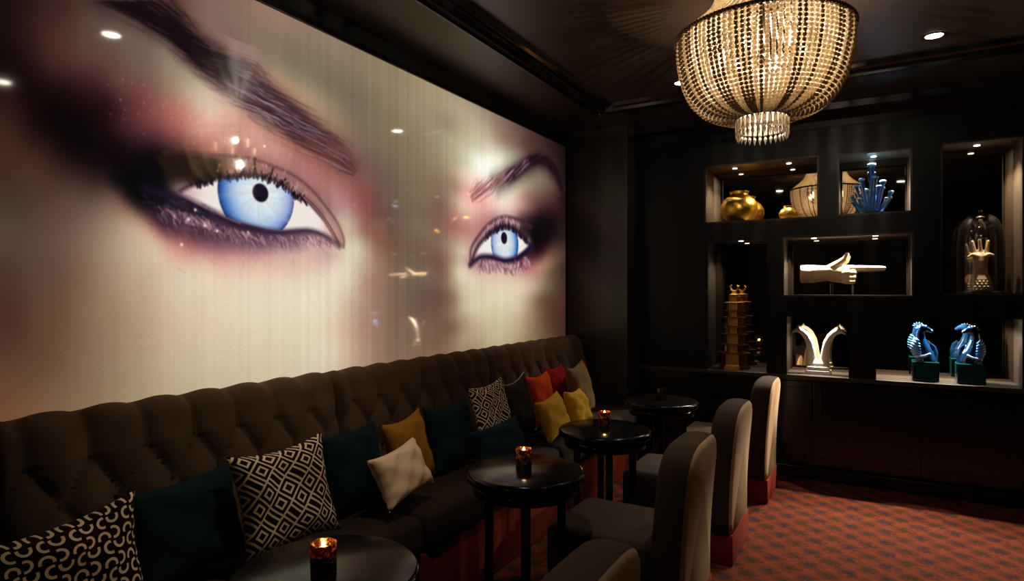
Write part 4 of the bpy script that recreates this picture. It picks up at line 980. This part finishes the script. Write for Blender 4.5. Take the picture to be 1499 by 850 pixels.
# ---------------------------------------------------------------- chandelier
def build_chandelier():
    cx, cy = -.462, 3.30
    root = thing('chandelier', (cx, cy, ZC), 'large beaded basket chandelier with a crystal fringe hanging from the dark ceiling', 'chandelier')
    Z = lambda z: z-ZC
    low = smooth_path([(.408, 0, 2.815), (.408, 0, 2.74), (.396, 0, 2.66), (.374, 0, 2.58), (.336, 0, 2.51), (.278, 0, 2.455), (.20, 0, 2.425), (.125, 0, 2.42)], 8)
    upp = smooth_path([(.408, 0, 2.83), (.365, 0, 2.862), (.30, 0, 2.915), (.25, 0, 2.97), (.22, 0, 3.035)], 8)
    def strand_mesh(path, r, name, bm_=None):
        L = [0]
        for a, b in zip(path, path[1:]): L.append(L[-1]+(b-a).length)
        n = int(L[-1]/(r*2.0)); bm = bmesh.new()
        for k in range(n+1):
            s = L[-1]*k/n
            i = max(j for j in range(len(L)) if L[j] <= s+1e-9); i = min(i, len(path)-2)
            p = path[i].lerp(path[i+1], (s-L[i])/max(1e-9, L[i+1]-L[i]))
            q = bmesh.ops.create_uvsphere(bm, u_segments=6, v_segments=4, radius=r)
            for v in q['verts']: v.co = v.co+p-Vector((0, 0, ZC))
        me = bpy.data.meshes.new(name); bm.to_mesh(me); bm.free(); me.shade_smooth(); me.materials.append(bm_ or BEAD); return me
    m1 = strand_mesh(low, .0102, 'bead_strand'); m1b = strand_mesh(low, .0102, 'bead_strand', BEAD2); rnd = random.Random(4); m2 = strand_mesh(upp, .0072, 'canopy_strand')
    for k in range(96):
        o = bpy.data.objects.new('bead_strand', m1b if rnd.random() < .42 else m1); COL.objects.link(o); o.parent = root; o.rotation_euler = (0, 0, 2*math.pi*k/96)
    m3 = strand_mesh([Vector((p.x-.028*min(1, (p.x-.10)/.2), 0, p.z+.006)) for p in low], .0095, 'baffle_strand')  # inner layer added to cut lamplight leaking through the basket
    for k in range(80):
        o = bpy.data.objects.new('baffle_strand', m3); COL.objects.link(o); o.parent = root; o.rotation_euler = (0, 0, 2*math.pi*(k+.5)/80)
    for k in range(72):
        o = bpy.data.objects.new('canopy_strand', m2); COL.objects.link(o); o.parent = root; o.rotation_euler = (0, 0, 2*math.pi*(k+.5)/72)
    def ring(name, r, z, rr, m):
        bm = tube([(r*math.cos(2*math.pi*k/96), r*math.sin(2*math.pi*k/96), Z(z)) for k in range(97)], rr, 8); return obj(name, bm, m, root)
    rim = ring('rim_hoop', .412, 2.823, .010, BRONZE)
    ring('bottom_hoop', .124, 2.42, .008, BRONZE)
    ring('ceiling_hoop', .22, 3.036, .008, BRONZE)
    bm = bmesh.new()
    for k in range(130):
        a = 2*math.pi*k/130; sphere((.418*math.cos(a), .418*math.sin(a), Z(2.823)), .0095, bm, u=6, v=4)
    obj('rim_beads', bm, mat('smoky_bead', srgb(120, 92, 66), .2, metal=.7), root)
    bm = bmesh.new()
    lathe([(.118, 0), (.122, .004), (.122, .012), (.118, .016)], 48, bm, (0, 0, Z(2.412)), cap=False)
    for k in range(28):                                          # crystal fringe: prism, collar and point, one mesh per drop
        a = 2*math.pi*k/28; d = bmesh.new()
        lathe([(.003, .0), (.0098, -.012), (.0098, -.062), (.004, -.070), (.0085, -.076), (.0088, -.084), (0, -.112)], 6, d, (.118*math.cos(a), .118*math.sin(a), Z(2.415)))
        obj('crystal_drop', d, CRYS, root, False)
    obj('fringe_band', bm, BRONZE, root)
    obj('stem', tube([(0, 0, 0), (0, 0, Z(2.72))], .012, 12), BRONZE, root)
    obj('ceiling_rose', lathe([(0, 0), (.075, 0), (.07, -.015), (.03, -.03), (0, -.032)], 32), BRONZE, root)
    hub = obj('hub', lathe([(0, .03), (.03, .025), (.035, 0), (.02, -.03), (0, -.04)], 20, c=(0, 0, Z(2.70))), BRONZE, root)
    for k in range(6):
        a = 2*math.pi*k/6+.3; c, s = math.cos(a), math.sin(a)
        arm = obj('arm', tube(smooth_path([(.03*c, .03*s, Z(2.70)), (.10*c, .10*s, Z(2.665)), (.17*c, .17*s, Z(2.675)), (.19*c, .19*s, Z(2.705))]), .006, 8), BRONZE, root)
        obj('bulb', lathe([(.008, 0), (.014, .02), (.017, .035), (.013, .055), (.004, .072), (0, .075)], 14, c=(.19*c, .19*s, Z(2.71))), BULB, arm)
    light('chandelier_lamp', 'POINT', (0, 0, Z(2.60)), P_CHANDELIER, WARM, root, .02)
    light('chandelier_lamp', 'POINT', (.03, 0, Z(2.80)), P_CHANDELIER*.9, WARM, root, .008)
build_chandelier()

# ---------------------------------------------------------------- ceiling downlights
for x, y, l in ((-1.16, 1.94, 'recessed ceiling downlight over the second table, mirrored in the left of the mural'), (-1.17, 4.46, 'recessed ceiling downlight left of the chandelier'),
             (.385, 1.99, 'recessed ceiling downlight over the near aisle, out of frame and seen in the mural gloss'), (.335, 4.38, 'recessed ceiling downlight right of the chandelier')):
    r = thing('downlight', (x, y, ZC), l, 'downlight', 'recessed ceiling downlights')
    obj('trim_ring', lathe([(.045, -.001), (.05, -.006), (.062, -.006), (.066, -.001)], 32, cap=False), BRONZE, r)
    obj('lens', lathe([(0, -.003), (.03, -.003), (.045, -.001)], 24, cap=False), LENS, r)
    light('downlight_beam', 'SPOT', (0, 0, -.02), P_DOWN*(.35 if x > 0 else (5.0 if y < 3 else 1)), (1, .82, .6), r, .03, None, 82, .7)

# ---------------------------------------------------------------- things on the shelves
# large gold vase: squat round jar with a wide neck
JAR = [(0, 0), (.07, 0), (.10, .02), (.145, .075), (.16, .13), (.155, .17), (.13, .215), (.095, .245), (.078, .258), (.076, .275), (.086, .29), (.08, .291), (.068, .276), (.07, .258), (.06, .24), (0, .235)]
tag(obj('gold_jar', lathe(JAR, 48), GOLD, loc=(-1.005, 5.80, 2.146)), 'large squat gold jar at the left of the top niche', 'jar')
tag(obj('gold_jar', lathe([(r*.47, z*.46) for r, z in JAR], 40), GOLD, loc=(-.60, 5.80, 2.146)), 'small round gold jar at the right of the top niche', 'jar')

def pagoda():
    root = thing('pagoda', (-1.045, 5.80, .8495), 'tall tiered brass pagoda in the left niche', 'ornament')
    def hexa(bm, r0, r1, z0, z1): lathe([(r0, z0), (r1, z1)], 6, bm)
    bm = bmesh.new(); hexa(bm, .135, .13, 0, .03); hexa(bm, .115, .11, .03, .04); obj('plinth', bm, BRASS, root, False)
    tiers = [(.04, .15, .105, .132), (.15, .225, .064, .12), (.225, .318, .084, .116), (.318, .385, .054, .104), (.385, .468, .074, .102), (.468, .528, .048, .092), (.528, .60, .062, .088), (.60, .655, .042, .054)]
    for z0, z1, r, e in tiers:
        bm = bmesh.new(); hexa(bm, r, r*.96, z0, z1-.012); hexa(bm, e, e*1.03, z1-.014, z1-.006); hexa(bm, e*1.03, r*.8, z1-.006, z1)
        for k in range(6):                                  # corner posts
            a = 2*math.pi*k/6; tube([(r*math.cos(a), r*math.sin(a), z0), (r*.97*math.cos(a), r*.97*math.sin(a), z1-.01)], .006, 6, bm)
        obj('tier', bm, BRASS, root, False)
    bm = bmesh.new(); lathe([(.05, .655), (.052, .664), (.03, .672), (.022, .70), (0, .705)], 6, bm)
    for s in (-1, 1): tube([(s*.012, 0, .69), (s*.03, 0, .71), (s*.034, 0, .735), (s*.02, 0, .75)], [.012, .012, .010, .005], 8, bm)
    obj('finial', bm, BRASS, root, False)
pagoda()

def pointing_hand():
    root = thing('hand_sculpture', (-.15, 5.80, 1.501), 'large pale carved hand pointing right with thumb up, on two rods', 'sculpture')
    # +x points right along the finger; -y towards the room
    zc = .195
    chains = [
        [((-.272, 0, zc-.004), .0715), ((-.24, 0, zc-.003), .071), ((-.19, 0, zc), .066), ((-.14, 0, zc+.002), .062)],                 # forearm and wrist
        [((-.14, 0, zc), .060), ((-.07, .005, zc-.002), .062), ((-.02, .005, zc-.004), .058)],
        [((-.12, 0, zc-.03), .042), ((-.02, .005, zc-.045), .04)],
        [((-.10, 0, zc+.03), .042), ((-.03, 0, zc+.035), .034), ((.03, 0, zc+.036), .028)],
        [((.02, 0, zc+.036), .027), ((.12, 0, zc+.036), .0235), ((.20, 0, zc+.035), .021), ((.258, 0, zc+.034), .0175)],                # index finger straight
        [((-.12, -.012, zc+.045), .033), ((-.055, -.02, zc+.085), .028), ((-.02, -.022, zc+.115), .023), ((-.002, -.022, zc+.152), .018)],   # thumb up
    ]
    for dz, L in ((.002, 1.0), (-.036, .97), (-.070, .86)):                                             # three curled fingers
        chains.append([((-.02, .01, zc+dz), .0225), ((.030*L, -.004, zc+dz), .0225), ((.046*L, -.034, zc+dz), .0205), ((.012, -.062, zc+dz-.002), .0185), ((-.03, -.056, zc+dz-.004), .017)])
    fuse('hand', chains, .0065, TANWOOD, root, smooth_it=3)
    for x in (-.125, .035): obj('rod', tube([(x, 0, .0), (x, 0, zc-.085)], .004, 8), STEEL, root)
    cf = obj('cuff', lathe([(.0, -.352), (.070, -.352), (.0735, -.348), (.074, -.335), (.0735, -.25), (0, -.25)], 28), TANWOOD, root)
    cf.rotation_euler = (0, R(90), 0); cf.location = (0, 0, zc-.005)
    obj('foot_plate', box((-.16, -.05, 0), (.07, .05, .006), .002), STEEL, root)
pointing_hand()

def cloche():
    root = thing('glass_cloche', (.735, 5.815, 1.516), 'clear glass dome on a round black base in the right niche', 'cloche')
    obj('base', lathe([(0, 0), (.16, 0), (.163, .006), (.16, .016), (.154, .02), (.155, .03), (0, .03)], 40), BLACK, root)
    prof = [(.148, .031), (.150, .10), (.150, .36), (.147, .44), (.135, .51), (.11, .565), (.075, .60), (.035, .617), (0, .621)]
    inn = [(0, .617), (.034, .613), (.073, .596), (.107, .561), (.131, .508), (.143, .44), (.146, .36), (.146, .10), (.144, .031)]
    obj('dome', lathe(prof+inn, 48, cap=False), CLEAR, root)
    obj('knob', sphere((0, 0, .632), .014), CLEAR, root)
    h = thing('hand_sculpture', (.735, 5.815, 1.5465), 'small pale carved hand with raised fingers under the glass dome', 'sculpture')
    bm = bmesh.new(); lathe([(0, 0), (.068, 0), (.07, .01), (.067, .06), (.06, .10), (.048, .13), (.044, .16)], 32, bm)
    for r_ in range(6):                                         # woven scale texture on the cuff
        for k in range(16):
            a = 2*math.pi*(k+.5*(r_ % 2))/16; z = .012+r_*.019; rr = .069-.0016*r_*r_*.6
            sphere((rr*math.cos(a), rr*math.sin(a), z), .011, bm, (1, 1, .8), 8, 6)
    obj('cuff', bm, TANWOOD, h)
    ch = [[((0, 0, .15), .042), ((0, 0, .19), .044), ((0, 0, .225), .047), ((0, 0, .25), .044)], [((-.022, 0, .25), .028), ((.022, 0, .25), .028)]]
    for x0, x1, x2, z2, y in ((-.032, -.040, -.050, .375, -.005), (0, -.001, -.006, .385, 0), (.03, .04, .046, .375, -.005)):
        ch.append([((x0, y, .255), .018), ((x1, y, .315), .0145), ((x2, y, z2), .011)])
    ch.append([((-.03, -.025, .262), .02), ((-.055, -.035, .275), .0135), ((-.078, -.04, .258), .010)])       # thumb bent outwards
    ch.append([((.03, -.025, .262), .02), ((.052, -.035, .276), .012), ((.072, -.04, .268), .0092)])           # little finger bent outwards
    fuse('hand', ch, .0055, TANWOOD, h, smooth_it=2)
cloche()

def forked():
    root = thing('forked_sculpture', (-.366, 5.79, .8495), 'white sculpture of two curved arms spreading from one block, in the lower niche', 'sculpture')
    bm = bmesh.new(); bx(bm, (-.095, -.075, 0), (.095, .075, .03), .004); bx(bm, (-.085, -.066, .03), (.085, .066, .062), .004)
    obj('block', bm, WHITE, root, False)
    L = [((-.046, 0, .06), .042), ((-.048, 0, .12), .036), ((-.053, 0, .19), .032), ((-.066, 0, .262), .030), ((-.092, 0, .318), .028), ((-.125, 0, .352), .024), ((-.165, -.005, .362), .019), ((-.19, -.01, .352), .011)]
    ch = [L, [((-p[0], p[1], p[2]), r) for p, r in L], [((-.04, 0, .075), .045), ((.04, 0, .075), .045)]]
    for s in (-1, 1):
        ch.append([((s*.135, -.01, .358), .018), ((s*.155, -.015, .385), .013), ((s*.148, -.015, .405), .009)])      # raised thumb
        for dy in (-.014, 0, .014): ch.append([((s*.155, dy, .362), .013), ((s*.18, dy*1.3, .356), .010), ((s*.20, dy*1.5, .338), .007)])
    fuse('arms', ch, .0065, WHITE, root, smooth_it=4)
forked()

def coral():
    root = thing('glass_coral', (.027, 5.80, 2.153), 'spiky blue glass coral sculpture in the small top niche', 'sculpture')
    obj('rock_base', lathe([(0, 0), (.10, 0), (.115, .012), (.09, .03), (.05, .042), (0, .048)], 18), TEALG, root)
    tips = [(-.005, 0, .405, .024), (-.075, .01, .30, .017), (-.115, -.02, .245, .016), (-.145, .01, .17, .014), (.075, .0, .27, .018), (.05, -.03, .23, .014), (.13, .01, .185, .015), (-.035, -.05, .20, .014), (.02, -.05, .30, .018), (.045, .05, .24, .015), (-.05, .05, .22, .015), (.095, -.05, .13, .012), (-.09, -.06, .14, .012)]
    for x, y, z, r in tips:
        p = smooth_path([(x*.25, y*.4, .03), (x*.6, y*.8, z*.42), (x*.86, y, z*.78), (x, y, z)], 5)
        n = len(p); rad = [r*(.95-.25*math.sin(math.pi*i/(n-1))+.12*math.sin(i*1.7)) for i in range(n)]; rad[-1] = r*1.35; rad[-2] = r*1.05
        d = (p[-1]-p[-2]).normalized(); bm = tube(p+[p[-1]+d*.004, p[-1]-d*.004], rad+[r*1.1, r*.5], 10)
        for k in range(2): sphere(p[int(n*(.45+.25*k))]+Vector((r*.7, 0, 0)), r*.45, bm, u=8, v=6)
        br = obj('branch', bm, BLUEG, root)
        obj('tip', sphere(p[-1]+Vector((0, 0, r*.35)), r*1.5, None, (1, 1, .55), 10, 7), FROST, br)
coral()

def sea_beast(x, s, label):
    root = thing('glass_creature', (x, 5.78, .8495), label, 'sculpture', 'pair of blue glass creatures')
    obj('block', box((-.088, -.08, 0), (.088, .08, .15), .008), TEALG, root, False)
    P = lambda a, b, c: (s*a, b, c)
    ch = [[(P(.01, 0, .15), .07), (P(.0, 0, .20), .062), (P(-.02, 0, .26), .05), (P(-.03, 0, .32), .036), (P(-.03, 0, .365), .03), (P(-.018, 0, .40), .03), (P(.012, -.005, .40), .022), (P(.04, -.01, .385), .015)],
          [(P(.05, 0, .15), .035), (P(.062, 0, .21), .026), (P(.058, 0, .26), .016), (P(.04, 0, .285), .008)]]
    fuse('body', ch, .0065, DEEPB, root, smooth_it=3)
    for k in range(8):                                        # ridges down the breast
        z = .175+k*.02; w_ = math.sin((k+.6)/8.2*math.pi)
        pts = [P(-.02-.02*(k/8), -.062+.02*k/8, z-.012), P(-.050-.018*w_, -.038, z), P(-.062-.026*w_, 0, z+.010), P(-.050-.018*w_, .038, z)]
        obj('ridge', tube(smooth_path(pts, 4), [.006+.005*math.sin(math.pi*i/12) for i in range(13)], 8), RIDGE, root)
    bm = bmesh.new()
    for k in range(5):
        a = R(50+k*30); tube([P(-.018+.02*math.cos(a), 0, .40+.02*math.sin(a)), P(-.018+.042*math.cos(a), 0, .40+.036*math.sin(a))], [.008, .003], 6, bm)
    obj('crest', bm, FROST, root)
    obj('fin', tube(smooth_path([P(-.06, -.05, .185), P(-.01, -.085, .195), P(.03, -.08, .215)]), .009, 8), FROST, root)
sea_beast(.382, 1, 'blue glass creature on a teal block, left of the pair, nearer the white forked sculpture')
sea_beast(.668, -1, 'blue glass creature on a teal block, right of the pair, nearer the right frame edge')
